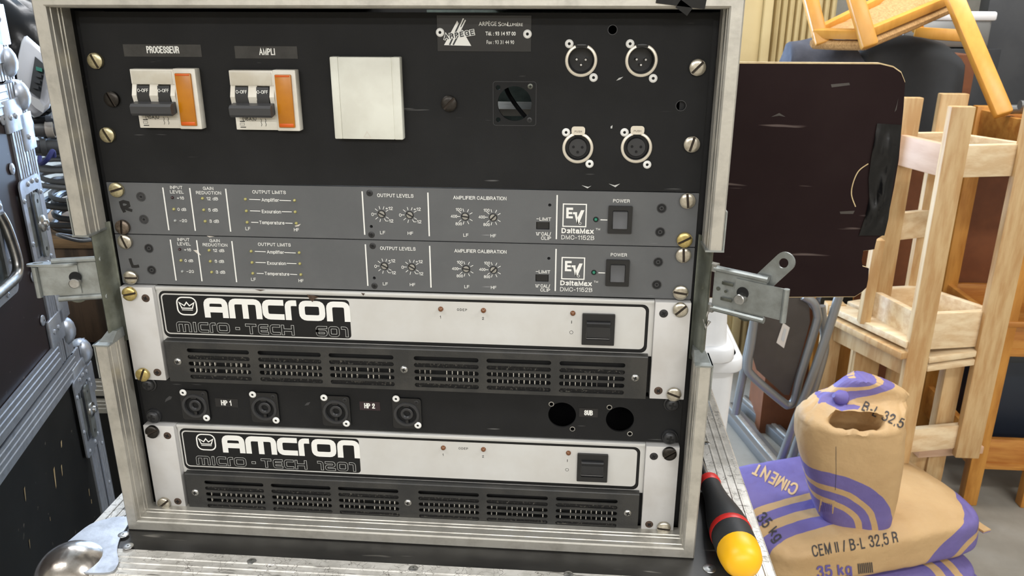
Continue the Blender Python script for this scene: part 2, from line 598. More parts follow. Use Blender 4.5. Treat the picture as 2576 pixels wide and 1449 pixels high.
# ---- a plain single-stroke sans alphabet: (width, strokes); a stroke is (points, closed, corner radius)
def _g():
    G = {}
    def d(ch, w, *st):
        G[ch] = (w, [(p, c, r) for p, c, r in st])
    S = lambda *p: (list(p), 0, 0.0)
    Rr = lambda r, *p: (list(p), 0, r)
    K = lambda r, *p: (list(p), 1, r)
    d('A', .70, S((0, 0), (.35, 1), (.70, 0)), S((.13, .34), (.57, .34)))
    d('B', .60, Rr(.22, (0, .53), (.54, .53), (.54, 1), (.1, 1)), S((.1, 1), (0, 1), (0, 0), (.1, 0)), Rr(.25, (.1, 0), (.60, 0), (.60, .53), (.2, .53)))
    d('C', .64, Rr(.32, (.63, .68), (.60, 1), (0, 1), (0, 0), (.60, 0), (.64, .34)))
    d('D', .64, Rr(.34, (.1, 0), (.64, 0), (.64, 1), (.1, 1)), S((.12, 1), (0, 1), (0, 0), (.12, 0)))
    d('E', .52, S((.51, 1), (0, 1), (0, 0), (.52, 0)), S((0, .53), (.47, .53)))
    d('F', .50, S((.50, 1), (0, 1), (0, 0)), S((0, .52), (.44, .52)))
    d('G', .66, Rr(.32, (.62, .70), (.60, 1), (0, 1), (0, 0), (.58, 0), (.66, .2), (.66, .46)), S((.66, .0), (.66, .46), (.38, .46)))
    d('H', .60, S((0, 0), (0, 1)), S((.60, 0), (.60, 1)), S((0, .53), (.60, .53)))
    d('I', .001, S((0, 0), (0, 1)))
    d('K', .60, S((0, 0), (0, 1)), S((.58, 1), (0, .38)), S((.2, .6), (.62, 0)))
    d('L', .48, S((0, 1), (0, 0), (.48, 0)))
    d('M', .72, S((0, 0), (0, 1), (.36, .05), (.72, 1), (.72, 0)))
    d('N', .60, S((0, 0), (0, 1), (.60, 0), (.60, 1)))
    d('O', .68, K(.34, (0, 0), (.68, 0), (.68, 1), (0, 1)))
    d('P', .54, Rr(.25, (0, .46), (.54, .46), (.54, 1), (.1, 1)), S((.1, 1), (0, 1), (0, 0)))
    d('R', .58, Rr(.25, (0, .48), (.55, .48), (.55, 1), (.1, 1)), S((.1, 1), (0, 1), (0, 0)), Rr(.18, (.3, .48), (.53, .44), (.56, 0)))
    d('S', .58, Rr(.25, (.56, .72), (.54, 1), (.03, 1), (.03, .56), (.58, .48), (.58, 0), (.02, 0), (0, .30)))
    d('T', .60, S((0, 1), (.60, 1)), S((.30, 1), (.30, 0)))
    d('U', .60, Rr(.30, (0, 1), (0, 0), (.60, 0), (.60, 1)))
    d('V', .66, S((0, 1), (.33, 0), (.66, 1)))
    d('W', .92, S((0, 1), (.23, 0), (.46, 1), (.69, 0), (.92, 1)))
    d('X', .64, S((0, 0), (.62, 1)), S((0, 1), (.64, 0)))
    d('a', .50, Rr(.2, (.03, .52), (.06, .72), (.44, .72), (.44, .12), (.52, 0)), Rr(.17, (.44, .42), (0, .38), (0, 0), (.44, 0), (.44, .3)))
    d('c', .46, Rr(.22, (.46, .48), (.42, .72), (0, .72), (0, 0), (.42, 0), (.46, .24)))
    d('d', .48, S((.48, 0), (.48, 1)), K(.23, (0, 0), (.46, 0), (.46, .72), (0, .72)))
    d('e', .50, Rr(.23, (.0, .36), (.50, .36), (.50, .72), (0, .72), (0, 0), (.44, 0), (.49, .2)))
    d('f', .28, Rr(.14, (.28, 1), (.10, 1), (.10, 0)), S((0, .70), (.27, .70)))
    d('g', .48, K(.22, (0, 0), (.46, 0), (.46, .72), (0, .72)), Rr(.2, (.46, .72), (.46, -.27), (.03, -.27), (.02, -.12)))
    d('i', .001, S((0, 0), (0, .72)), S((0, .88), (0, 1)))
    d('k', .46, S((0, 0), (0, 1)), S((.43, .72), (0, .3)), S((.17, .46), (.46, 0)))
    d('l', .001, S((0, 0), (0, 1)))
    d('m', .76, S((0, 0), (0, .72)), Rr(.18, (0, .5), (.06, .72), (.38, .72), (.38, 0)), Rr(.18, (.38, .5), (.44, .72), (.76, .72), (.76, 0)))
    d('n', .44, S((0, 0), (0, .72)), Rr(.2, (0, .5), (.05, .72), (.44, .72), (.44, 0)))
    d('o', .50, K(.24, (0, 0), (.50, 0), (.50, .72), (0, .72)))
    d('p', .48, S((0, -.27), (0, .72)), K(.23, (.02, 0), (.48, 0), (.48, .72), (.02, .72)))
    d('r', .28, S((0, 0), (0, .72)), Rr(.2, (0, .45), (.04, .72), (.28, .71)))
    d('s', .42, Rr(.17, (.41, .54), (.38, .72), (.03, .72), (.03, .40), (.42, .34), (.42, 0), (.02, 0), (0, .2)))
    d('t', .26, Rr(.1, (.10, .94), (.10, 0), (.26, 0)), S((0, .70), (.25, .70)))
    d('u', .44, S((.44, 0), (.44, .72)), Rr(.2, (0, .72), (0, 0), (.40, 0), (.44, .24)))
    d('x', .46, S((0, 0), (.45, .72)), S((0, .72), (.46, 0)))
    d('0', .52, K(.26, (0, 0), (.52, 0), (.52, 1), (0, 1)))
    d('1', .24, S((0, .76), (.12, .80), (.24, 1), (.24, 0)))
    d('2', .54, Rr(.25, (.01, .66), (.04, 1), (.53, 1), (.53, .60), (.02, .10), (0, 0)), S((0, 0), (.54, 0)))
    d('3', .52, Rr(.23, (.01, .74), (.04, 1), (.49, 1), (.49, .54), (.20, .54)), Rr(.25, (.2, .54), (.53, .54), (.53, 0), (.03, 0), (0, .28)))
    d('4', .56, S((.42, 0), (.42, 1), (0, .28), (.56, .28)))
    d('5', .54, Rr(.25, (.02, .46), (.10, .64), (.54, .64), (.54, 0), (.03, 0), (0, .26)), S((.50, 1), (.08, 1), (.03, .46)))
    d('6', .54, Rr(.25, (.52, .78), (.48, 1), (0, 1), (0, 0), (.54, 0), (.54, .60), (.05, .60), (0, .34)))
    d('7', .52, S((0, 1), (.52, 1), (.2, 0)))
    d('8', .54, K(.23, (.03, .54), (.51, .54), (.51, 1), (.03, 1)), K(.25, (0, 0), (.54, 0), (.54, .54), (0, .54)))
    d('9', .54, Rr(.25, (.02, .22), (.06, 0), (.54, 0), (.54, 1), (0, 1), (0, .40), (.49, .40), (.54, .66)))
    d('+', .50, S((0, .42), (.50, .42)), S((.25, .17), (.25, .67)))
    d('-', .28, S((0, .40), (.28, .40)))
    d('\u2212', .46, S((0, .42), (.46, .42)))
    d('\u2013', .50, S((0, .55), (.50, .55)))
    d('/', .32, S((0, -.05), (.32, 1.05)))
    d(',', .06, S((.06, .08), (0, -.18)))
    d('.', .02, S((.01, 0), (.01, .1)))
    d('(', .16, Rr(.15, (.16, 1.1), (0, .8), (0, .1), (.16, -.2)))
    d(')', .16, Rr(.15, (0, 1.1), (.16, .8), (.16, .1), (0, -.2)))
    d(' ', .12)
    return G
FONT = _g()
for _c in 'OCGDS0235689UBPRacdegopsu':
    FONT[_c] = (FONT[_c][0], [(p, c, 9 if r > .2 or (r and _c in 'oceS') else r) for p, c, r in FONT[_c][1]])
def stroke_layout(body, gap=.27):
    x = 0
    out = []
    for ch in body:
        w, st = FONT[ch]
        for p, c, r in st:
            q_ = [(x + a, b_) for a, b_ in p]
            if r:
                q_ = fillet(q_, r, bool(c), 6)
            out.append((q_, c))
        x += w + gap
    return out, x - gap

# ---- screws: one mesh for each kind, shared
SCREW = {}
def slot_mesh(mat):
    if ('s', mat) in SCREW:
        return SCREW[('s', mat)]
    b = B()
    r, h, sl = .0061, .0034, .00095
    b.lathe([(r, 0), (r, h * .49)], seg=28)
    b.mi = 1
    b.box((0, -h * .5, 0), (r * 1.9, h * .06, sl * 1.9))
    b.mi = 0
    for sg in (1, -1):
        a0 = math.asin(sl / r)
        prof = []
        for rr, y in ((r, -h * .48), (r, -h * .82), (r * .9, -h * .97), (r * .55, -h * 1.08)):
            aa = math.asin(min(.95, sl / rr))
            prof.append([(rr * cos(aa + (pi - 2 * aa) * i / 12), y, sg * rr * sin(aa + (pi - 2 * aa) * i / 12)) for i in range(13)])
        b.loft(prof)
    o = b.done('rack_screw', [mat, 'slot_dirt'])
    me = o.data
    bpy.data.objects.remove(o)
    SCREW[('s', mat)] = me
    return me
def cross_mesh(mat, r=.0035, h=.0012, flatness=1.0):
    k = ('x', mat, r, h)
    if k in SCREW:
        return SCREW[k]
    b = B()
    b.lathe([(r, 0), (r * .97, h * .45), (r * .75, h * .85), (r * .4, h)], seg=24)
    b.mi = 1
    for a in (0, pi / 2):
        b.box((0, -h, 0), (r * 1.05, .0003, r * .28), rot=(0, a, 0))
    b.box((0, -h, 0), (r * .45, .00034, r * .45), rot=(0, pi / 4, 0))
    o = b.done('cross_screw', [mat, 'hole_black'])
    me = o.data
    bpy.data.objects.remove(o)
    SCREW[k] = me
    return me
def hex_mesh():
    if 'hex' in SCREW:
        return SCREW['hex']
    b = B()
    r = .0041
    b.lathe([(r, 0), (r, .0002), (r * .86, .0002), (r * .8, -.0004), (r * .42, -.0004), (r * .4, .0001), (r * .3, .0001)], seg=26)
    b.mi = 1
    b.lathe([(r * .26, .0001), (r * .26, .0003)], seg=6)
    o = b.done('hex_screw', ['hex_grey', 'hole_black'])
    me = o.data
    bpy.data.objects.remove(o)
    SCREW['hex'] = me
    return me
def rivet_mesh():
    if 'riv' in SCREW:
        return SCREW['riv']
    b = B()
    r = .0032
    b.lathe([(r, 0), (r, .0004), (r * .8, .0011), (r * .5, .0013), (r * .36, .0011), (r * .33, .0004)], seg=22)
    b.mi = 1
    b.lathe([(r * .32, .0003), (r * .32, .0006)], seg=12)
    o = b.done('rivet', ['rivet_white', 'hole_black'])
    me = o.data
    bpy.data.objects.remove(o)
    SCREW['riv'] = me
    return me

def put(name, me, parent, x, z, y=0.0, ang=0.0):
    return link(name, me, parent, (x, y, z), (0, ang, 0))

# ================================================================== the setting
def struct(name, a, b, mat):
    bb = B().span(a, b)
    return tag(bb.done(name, mat, smooth=False), kind='structure')
struct('floor', (-2.5, -6.3, -.1), (3.4, 3.6, 0), 'concrete')
struct('ceiling', (-2.5, -6.3, 2.9), (3.4, 3.6, 3.0), 'ceiling')
struct('wall_back', (-2.5, 3.5, 0), (3.4, 3.6, 2.9), 'wall')
struct('wall_front', (-2.5, -6.4, 0), (3.4, -6.3, 2.9), 'wall')
struct('wall_right', (3.4, -6.3, 0), (3.5, 3.6, 2.9), 'wall')
struct('wall_left', (-2.6, -6.3, 0), (-2.5, 3.6, 2.9), 'wall')
w1 = B().span((-2.0, 3.47, .25), (-.45, 3.5, 2.35)).done('window_1', 'trim_white', smooth=False)
tag(w1, kind='structure')
B().span((-1.93, 3.455, .32), (-1.26, 3.469, 2.28)).done('pane', 'glass_sky', w1, smooth=False)
B().span((-1.19, 3.455, .32), (-.52, 3.469, 2.28)).done('pane', 'glass_sky', w1, smooth=False)

# ================================================================== lower flight case that carries the rack
BT = R0 - .008                               # its top
base = thing('flight_case', 'black flight case with scratched aluminium edging under the rack', 'flight case', (0, 0, 0))
BX0, BX1, BY0, BY1 = -.297, .325, -.092, .52
B().span((BX0 + .004, BY0 + .004, .1), (BX1 - .004, BY1 - .004, BT - .0012)).done('body', 'case_black', base, smooth=False)
B().span((BX0 + .03, BY0 + .03, BT - .0012), (BX1 - .03, BY1 - .03, BT)).done('top_panel', 'base_top', base, smooth=False)
def ridged(name, mat, parent, length, width, thick=.0022, ridges=(.3, .52, .74), rh=.0007, drop=.03):
    # a flat strip with raised ridges (x = along, y = across from the inner edge, z up), folded down at the outer edge
    prof = [(0, 0), (0, thick * .6), (.0008, thick)]
    for f in ridges:
        y = f * width
        prof += [(y - .0014, thick), (y - .0006, thick + rh), (y + .0006, thick + rh), (y + .0014, thick)]
    prof += [(width - .002, thick), (width, thick - .002), (width, -drop), (width - .002, -drop), (width - .002, 0)]
    return prof
def edging(name, mat, parent, inner, outer, w, org, ax, ac, mitre=True):
    # org: start of the inner edge line, ax along, ac across (outwards); ends mitred at 45 degrees
    prof = ridged(name, mat, parent, 0, w)
    b = B()
    ax, ac, org = Vector(ax), Vector(ac), Vector(org)
    r0 = [org + ac * y + Vector((0, 0, z)) - ax * (y if mitre else 0) + ax * inner for y, z in prof]
    r1 = [org + ac * y + Vector((0, 0, z)) + ax * (y if mitre else 0) + ax * outer for y, z in prof]
    b.loft([r0, r1])
    return b.done(name, mat, parent, angle=25)
EW = .0355
lx = (BX1 - EW) - (BX0 + EW); ly = (BY1 - EW) - (BY0 + EW)
e_f = edging('front_edging', 'alu_scratched', base, 0, lx, EW, (BX0 + EW, BY0 + EW, BT - .002), (1, 0, 0), (0, -1, 0))
e_l = edging('side_edging', 'alu_scratched', base, 0, ly, EW, (BX0 + EW, BY1 - EW, BT - .002), (0, -1, 0), (-1, 0, 0))
e_r = edging('side_edging', 'alu_scratched', base, 0, ly, EW, (BX1 - EW, BY0 + EW, BT - .002), (0, 1, 0), (1, 0, 0))
e_b = edging('back_edging', 'alu_scratched', base, 0, lx, EW, (BX1 - EW, BY1 - EW, BT - .002), (-1, 0, 0), (0, 1, 0))
def dome(mat='steel', r=.0042, h=.0016):
    k = ('dome', mat, r)
    if k not in SCREW:
        b = B().lathe([(r, 0), (r * .95, h * .5), (r * .7, h * .85), (r * .3, h)], axis=(0, 0, 1), seg=18)
        b.mi = 1
        b.lathe([(r * .2, h), (r * .2, h * 1.08)], axis=(0, 0, 1), seg=8)
        o = b.done('rivet', [mat, 'zinc_dark'])
        SCREW[k] = o.data
        bpy.data.objects.remove(o)
    return SCREW[k]
for px, py, e in ((633, 1413, e_f), (1040, 1431, e_f), (1430, 1446, e_f), (1825, 1268, e_r), (1777, 1116, e_r)):
    p = atz(px, py, BT)
    link('rivet', dome(), e, p)
# ball corner at the front left, with its two flanges on the top
bc = B()
cx, cy = BX0 + .012, BY0 + .012
rings = []
for i in range(9):
    t = (i / 8) * pi / 2
    rings.append([(cx + .002 + .031 * cos(t) * cos(a), cy + .002 + .031 * cos(t) * sin(a), BT - .014 + .029 * sin(t)) for a in [2 * pi * k / 24 for k in range(24)]])
low = [(x, y, BT - .06) for x, y, z in rings[0]]
bc.loft([low] + rings)
bco = bc.done('ball_corner', 'steel_ball', base, angle=60)
fl = []
for x, y in ((0, -.012), (.052, -.018), (.058, -.006), (.047, .012), (.04, .03), (.036, .052), (.028, .06), (.014, .056), (.0, .04)):
    fl.append((BX0 + x, BY0 + .018 + y))
pts = smooth_path([(x, y, 0) for x, y in fl], 5, True)
me = flat([[(p.x, p.y) for p in pts]], .0018)
me.transform(Matrix.Translation((0, 0, BT + .0014)))
me.materials.clear(); me.materials.append(MATS['alu_daylight_tint'])
me.name = 'corner_flange'
cf = link('corner_flange', me, base)
for px, py in ((310, 1345), (322, 1374)):
    link('rivet', dome('steel', .0048, .0007), cf, atz(px, py, BT + .002))
link('rivet', dome('steel', .006, .001), base, atz(1785, 1430, BT + .0002))

# ================================================================== rack case
rack = thing('rack_case', 'open aluminium-edged rack case holding the stacked audio units', 'rack case', (0, 0, R0))
OX, ZB, ZT, YF = .2575, -.008, .458, -.0305
SW = .016                                    # wall thickness
B().span((-OX + .003, -.004, ZB + .003), (-OX + .011, .46, ZT - .003)).done('side_panel', 'case_black', rack, smooth=False)
B().span((OX - .011, -.004, ZB + .003), (OX - .003, .46, ZT - .003)).done('side_panel', 'case_black', rack, smooth=False)
for xa, xb, ya, yb in ((-OX + .003, OX - .003, -.004, .14), (-OX + .003, -.12, .14, .46), (.05, OX - .003, .14, .46)):  # unseen gap shaped into the top so lamplight reaches the inside
    B().span((xa, ya, ZT - .011), (xb, yb, ZT - .003)).done('top_panel', 'case_black', rack, smooth=False)
B().span((-OX + .011, .45, ZB + .007), (OX - .011, .458, ZT - .011)).done('back_light_block', 'case_black', rack, smooth=False)  # unseen back, added to keep window light out of the front openings
B().span((-OX + .003, -.004, ZB), (OX - .003, .46, ZB + .007)).done('bottom_panel', 'case_black', rack, smooth=False)
for s in (-1, 1):
    B().span((s * .2465, .0042, 0), (s * .222, .007, .4445)).done('rack_rail', 'panel_black_plain', rack, smooth=False)
FP = [(0, .024), (0, .0012), (.0012, 0), (.0092, 0), (.0104, .0011), (.0104, .0052), (.0110, .0056), (.0112, .0116), (.0106, .0121),
      (.0106, .0134), (.0113, .0139), (.0113, .0158), (.0107, .0163), (.0107, .0176), (.0114, .0181), (.0117, .0285), (.0095, .0285), (.0095, .024)]
def frame_bar(name, kind, a, b, s=1):
    bb = B()
    if kind == 'h':                          # horizontal, s = +1 at the bottom, -1 at the top
        z0 = ZB if s > 0 else ZT
        r0 = [(-OX + u, YF + v, z0 + s * u) for u, v in FP]
        r1 = [(OX - u, YF + v, z0 + s * u) for u, v in FP]
    else:                                    # vertical, s = -1 left, +1 right; a/b = ends ('m' = mitred)
        x = lambda u: s * (OX - u)
        za = (lambda u: ZB + u) if a == 'm' else (lambda u: a)
        zb = (lambda u: ZT - u) if b == 'm' else (lambda u: b)
        r0 = [(x(u), YF + v, za(u)) for u, v in FP]
        r1 = [(x(u), YF + v, zb(u)) for u, v in FP]
    bb.loft([r0, r1])
    return bb.done(name, 'alu', rack, angle=22)
ZL0, ZL1 = .176, .2735                       # the latch dishes interrupt the side profiles
frame_bar('frame_profile', 'h', 0, 0, 1)
frame_bar('frame_profile', 'h', 0, 0, -1)
for s in (-1, 1):
    frame_bar('frame_profile', 'v', 'm', ZL0, s)
    frame_bar('frame_profile', 'v', ZL1, 'm', s)
tp = B()                                     # scrap of black tape on the top profile
tp.box((.214, YF - .0006, ZT - .004), (.034, .0008, .011), rot=(0, .12, 0))
tp.box((.216, YF - .0006, ZT - .0105), (.01, .0008, .006), rot=(0, .6, 0))
tp.done('tape_scrap', 'tape_black', rack, smooth=False)
# latch dishes and butterfly clips
def latch(s, fwd):
    d = B()
    prof = []
    for i in range(9):
        t = i / 8
        u = .0015 + .0125 * t
        v = .030 - .0165 * sin(pi * min(1, t * 1.12) ** .8) if t < 1 else .030
        prof.append((u, v))
    o0 = [(s * (OX - u), YF + v, ZL0 - .006) for u, v in prof]
    o1 = [(s * (OX - u), YF + v, ZL1 + .004) for u, v in prof]
    i0 = [(s * (OX - u), YF + v + .0016, ZL0 - .006) for u, v in reversed(prof)]
    i1 = [(s * (OX - u), YF + v + .0016, ZL1 + .004) for u, v in reversed(prof)]
    d.loft([o0 + i0, o1 + i1])
    dish = d.done('latch_dish', 'zinc_dish', rack, angle=50)
    for z, sg in ((ZL0, 1), (ZL1, -1)):      # folded sheet ends that wrap the cut profiles
        c = B()
        q = [(.0135, .028), (.0135, -.0003), (.009, -.0008), (-.0012, -.0008), (-.0012, .028)]
        c.prism([(0, 0)] * 0 or [(s * (OX - .013), z), (s * (OX + .0012), z), (s * (OX + .0012), z + sg * .0014), (s * (OX - .013), z + sg * .0014)], YF - .0005, YF + .026)
        c.span((s * (OX + .0002), YF + .001, z + sg * .0014), (s * (OX + .0014), YF + .026, z - sg * .03))
        if sg > 0:
            c.loft([[(s * (OX - .013), YF + .004, z), (s * (OX), YF + .004, z), (s * (OX), YF + .026, z), (s * (OX - .013), YF + .026, z)],
                    [(s * (OX - .0125), YF + .016, z + .008), (s * (OX - .004), YF + .016, z + .008), (s * (OX - .004), YF + .026, z + .008), (s * (OX - .0125), YF + .026, z + .008)]])
        c.done('end_clip', 'zinc', dish, angle=30)
    # the clip itself, swung outwards. local x = away from the hinge, z up, y = depth
    zc = .232 if s < 0 else .238
    if s < 0:
        hx = Vector((-.2485, -.0115, zc))
    else:
        hx = Vector((.2555, -.0135, zc))
    dx = Vector((s * cos(fwd), -sin(fwd), 0))
    dz = Vector((0, 0, 1))
    dy = dz.cross(dx) * s                     # for both sides the visible face is towards -y
    if dy.y < 0:
        dy = -dy
    rot = Matrix((dx, dy, dz)).transposed().to_4x4()
    mt = Matrix.Translation(hx) @ rot
    def fin(b, name, mat, parent, angle=30):
        bmesh.ops.transform(b.bm, matrix=mt, verts=b.bm.verts)
        return b.done(name, mat, parent, angle=angle)
    k = .86 if s < 0 else 1.0
    # back plate with rolled flanges
    b = B()
    b.span((.001, -.0008, -.0155), (.044 * k, .0008, .0155))
    for zz in (-.0165, .0165):
        pr = [(zz + .0026 * cos(a), -.0008 + .0026 * sin(a)) for a in [2 * pi * i / 10 for i in range(10)]]
        b.loft([[(.001, y, z) for z, y in pr], [(.045 * k, y, z) for z, y in pr]])
    plate_o = fin(b, 'clip_plate', 'zinc', rack)
    # hooked tongue that slides on it
    b = B()
    b.span((.02, -.0022, -.0125), (.062 * k, -.001, .0125))
    ro = [(.0605 * k + .0024 * cos(a), -.0032 + .0026 * sin(a)) for a in [2 * pi * i / 12 for i in range(12)]]
    b.loft([[(x, y, -.0132) for x, y in ro], [(x, y, .0132) for x, y in ro]])
    fin(b, 'tongue', 'zinc', plate_o)
    b = B()                                  # slot with the pivot rivet
    b.lathe([(.0048, 0), (.0048, .0006)], org=(.0265 * k, -.0022, .002), axis=(0, -1, 0), seg=20)
    fin(b, 'pivot_slot', 'hole_black', plate_o)
    b = B()
    b.lathe([(.0042, 0), (.0042, .006), (.0036, .0064)], org=(.0265 * k, -.0022, -.0018), axis=(0, -1, 0), seg=20)
    fin(b, 'pivot_rivet', 'steel', plate_o)
    if s > 0:
        b = B()
        for zz in (.0065, -.0065):
            b.box((.0135, -.0024, zz), (.0095, .0006, .0026), bev=.0002)
        b.lathe([(.0012, 0), (.0012, .0004)], org=(.0125, -.0022, 0), axis=(0, -1, 0), seg=12)
        b.lathe([(.0016, 0), (.0016, .0004)], org=(.0055, -.0012, .0005), axis=(0, -1, 0), seg=12)
        fin(b, 'stamped_slots', 'zinc_dark', plate_o)
    # turning lever with an eye, behind the plate
    b = B()
    if s > 0:
        me = flat([[(x, z) for x, z in rrect(-.0075, -.015, .0075, .0265, .0074, 6)], [(x * .85, z) for x, z in circ(0, .0175, .0042, 18)]], .0018)
        me.transform(Matrix.Translation((.0425, .004, .0165)) @ Matrix.Rotation(radians(38), 4, 'Y') @ UP)
    else:
        me = flat([[(x, z) for x, z in rrect(-.0075, -.015, .0075, .026, .0074, 6)], [(x * .85, z) for x, z in circ(0, .0175, .0042, 18)]], .0018)
        me.transform(Matrix.Translation((.034, -.001, .014)) @ Matrix.Rotation(radians(-97), 4, 'X') @ Matrix.Rotation(radians(75), 4, 'Y') @ UP)
    b.add_mesh(me)
    fin(b, 'turn_lever', 'zinc', plate_o)
    b = B()
    b.lathe([(.009, 0), (.009, .004)], org=(.0285 * k, .0045, -.0125), axis=(0, -1, 0), seg=20)
    fin(b, 'cam_disc', 'zinc_dark', plate_o)
    if s > 0:
        for zz in (.017, -.017):
            b = B().span((-.006, -.003, zz - .003), (.003, .003, zz + .003))
            fin(b, 'hinge_lug', 'steel', plate_o)
        b = B().tube([(-.001, -.002, -.02), (-.003, -.004, -.027), (-.001, -.004, -.034), (.001, -.002, -.028)], .0014, 8)
        fin(b, 'spring_wire', 'steel', plate_o)
latch(-1, radians(17))
latch(1, radians(36))

# ================================================================== units in the rack
U = .04445
def ev_strokes(pr, x, z, h):                 # block letters E and V inside a square frame, lower left corner x, z, side h
    w = h * .05
    pr.line([(x + w / 2, z + w / 2), (x + h - w / 2, z + w / 2), (x + h - w / 2, z + h - w / 2), (x + w / 2, z + h - w / 2)], w, True)
    def P(*q): pr.poly([(x + a * h, z + b * h) for a, b in q])
    P((.15, .37), (.25, .37), (.25, .83), (.15, .83))
    P((.25, .73), (.43, .73), (.43, .83), (.25, .83))
    P((.25, .37), (.43, .37), (.43, .46), (.25, .46))
    P((.25, .55), (.40, .55), (.40, .64), (.25, .64))
    P((.43, .55), (.60, .55), (.60, .64), (.43, .64))
    P((.50, .55), (.60, .55), (.66, .16), (.63, .16), (.60, .16))
    P((.60, .16), (.69, .16), (.90, .73), (.76, .73), (.62, .40))
    pr.line(circ(x + .735 * h, z + .165 * h, .05 * h, 14), h * .016, True)

def build_ev():
    z0 = 6 * U
    t = thing('signal_processor', 'grey rack processor', 'processor', (0, 0, R0 + z0))
    def q(px, py, y=0.0):
        x, z = pl(px, py, y)
        return x, z - z0
    holes = []
    for px, py in ((934, 570), (1383, 516)):
        x, z = q(px, py)
        holes.append(circ(x, z, .0013, 14))
    sx, sz = q(1365.5, 568)
    holes.append(rrect(sx - .0054, sz - .0032, sx + .0054, sz + .0032, .0003, 1))
    kn = [q(960, 538.5), q(1030.6, 540.8), q(1170.3, 544.8), q(1240.7, 546.7)]
    for x, z in kn:
        holes.append(circ(x, z, .0033, 24))
    rx0, rz1 = q(1531, 517); rx1, rz0 = q(1588, 587)
    plate('front_panel', [rrect(-.2413, .0004, .2413, U - .0004, .0006, 2)] + holes, 0, .0035, 'paint_grey', t)
    B().span((-.2185, .0035, .001), (.2185, .28, U - .001)).done('chassis', 'panel_black_plain', t, smooth=False)
    p = Print(-.00012); p.dz = z0
    for (a, b) in (((410.5, 467), (423.8, 581.9)), ((478.5, 468), (490, 583)), ((568.6, 470.8), (579.4, 585)), ((911.8, 479.6), (917, 595.6)), ((1077, 483.8), (1079.5, 600)), ((1402.4, 491), (1398.6, 608.4))):
        x0, _ = q(*a); x1, _ = q(*b); x = (x0 + x1) / 2
        p.rect(x - .00055, .0042, x + .00055, .0405)
    T = p.px
    T('INPUT', 443.5, 471.5, 31, 8); T('LEVEL', 445, 482.7, 34, 8)
    T('+16', 454, 498, 18, 7.5); T('0 dB', 457.6, 526.7, 22, 7.5); T('\u221220', 461, 555, 19, 7.5)
    T('GAIN', 523.6, 473.8, 26, 8); T('REDUCTION', 524.7, 485, 63, 8)
    T('12 dB', 534, 499.7, 29, 8); T('6 dB', 536, 528, 24, 8); T('3 dB', 539, 556.4, 24, 8)
    T('OUTPUT LIMITS', 677, 483.3, 84, 8.5)
    T('Amplifier', 680, 503, 44, 8.5); T('Excursion', 682.8, 532.3, 48, 8.5); T('Temperature', 684, 560, 63, 8.5)
    for xa, xb, y0, y1 in ((627, 655, 501.3, 502.3), (703, 732, 503.8, 505), (629, 655, 530.2, 531), (709, 734, 532.3, 533), (632, 650, 559, 559.6), (717.5, 736, 561, 561.8)):
        a = q(xa, y0); b = q(xb, y1)
        p.line([a, b], .0006)
    T('LF', 623.8, 575, 12.5, 8); T('HF', 746, 577.8, 13, 8)
    T('OUTPUT LEVELS', 994.5, 492, 91, 9)
    T('+12', 979, 524, 18, 8); T('0', 937.4, 539, 6, 8); T('\u221212', 980.5, 555.5, 18, 8)
    T('+12', 1049.5, 526, 18, 8); T('0', 1007, 541, 6, 8); T('\u221212', 1051, 557.6, 18, 8)
    T('LF', 962.6, 585, 13, 8); T('HF', 1032.5, 586.7, 14, 8)
    T('AMPLIFIER CALIBRATION', 1207, 498, 134, 9)
    for dx, dy in ((0, 0), (70, 1.8)):
        T('100', 1154 + dx, 527 + dy, 15, 7.5); T('400', 1142 + dx, 544 + dy, 16, 7.5); T('800', 1154 + dx, 563 + dy, 16, 7.5)
    T('LF', 1172, 591.4, 13, 8); T('HF', 1241, 593, 14, 8)
    T('\u2013LIMIT', 1368, 551, 37, 8.5)
    T('CAL/', 1374, 588.5, 24, 9); T('CLIP', 1373.7, 599, 25, 8.5)
    p.line([q(1348, 585), q(1350.5, 585.2), q(1350.5, 591), q(1354.5, 591.2), q(1354.5, 585.3), q(1360, 585.5)], .0005)
    T('POWER', 1563.4, 505.3, 42, 8.5)
    T('DeltaMax', 1453, 580.8, 81, 13, bw=.21, gap=.30); T('TM', 1504, 576.5, 11, 5)
    T('DMC-1152B', 1453.6, 597.3, 83, 11, bw=.12)
    p.line([q(1510.5, 552.8), q(1528, 553.3)], .0008)
    ex, ez = q(1414.5, 570.5)
    ev_strokes(p, ex, ez, .0192)
    for i, (x, z) in enumerate(kn):
        if i < 2:
            aa = [180, 140, 105, 70, 32, -32, -60, -105, -140]
        else:
            aa = [180, 140, 105, 65, 30, -30, -65, -105, -140]
        for a in aa:
            c, s = cos(radians(a)), sin(radians(a))
            p.line([(x + c * .0042, z + s * .0042), (x + c * .0068, z + s * .0068)], .00045)
    p.done('printed_lettering', 'print_white', t)
    for i, (x, z) in enumerate(kn):
        b = B().lathe([(.0031, -.0005), (.0031, -.0002), (.0026, -.0001)], org=(x, 0, z), seg=22)
        k = b.done('trimmer', 'plastic_black', t)
        ang = (radians(-28), radians(-30), radians(-8), radians(45))[i]
        b = B()
        for sg in (1, -1):
            b.loft([[(.0025 * cos(a), yy, sg * .0025 * sin(a)) for a in [.24 + (pi - .48) * j / 10 for j in range(11)]] for yy in (0, -.0007)])
        b.done('trimmer_slot', 'steel', k, loc=(x, 0, z), rot=(0, -ang, 0))
    led = lambda n: SCREW.get(n)
    def ledmesh(mat, r):
        key = ('led', mat, r)
        if key not in SCREW:
            b = B().lathe([(r, 0), (r, .0003), (r * .9, .0009), (r * .6, .0015), (r * .25, .0018)], seg=16)
            o = b.done('indicator_light', mat)
            SCREW[key] = o.data
            bpy.data.objects.remove(o)
        return SCREW[key]
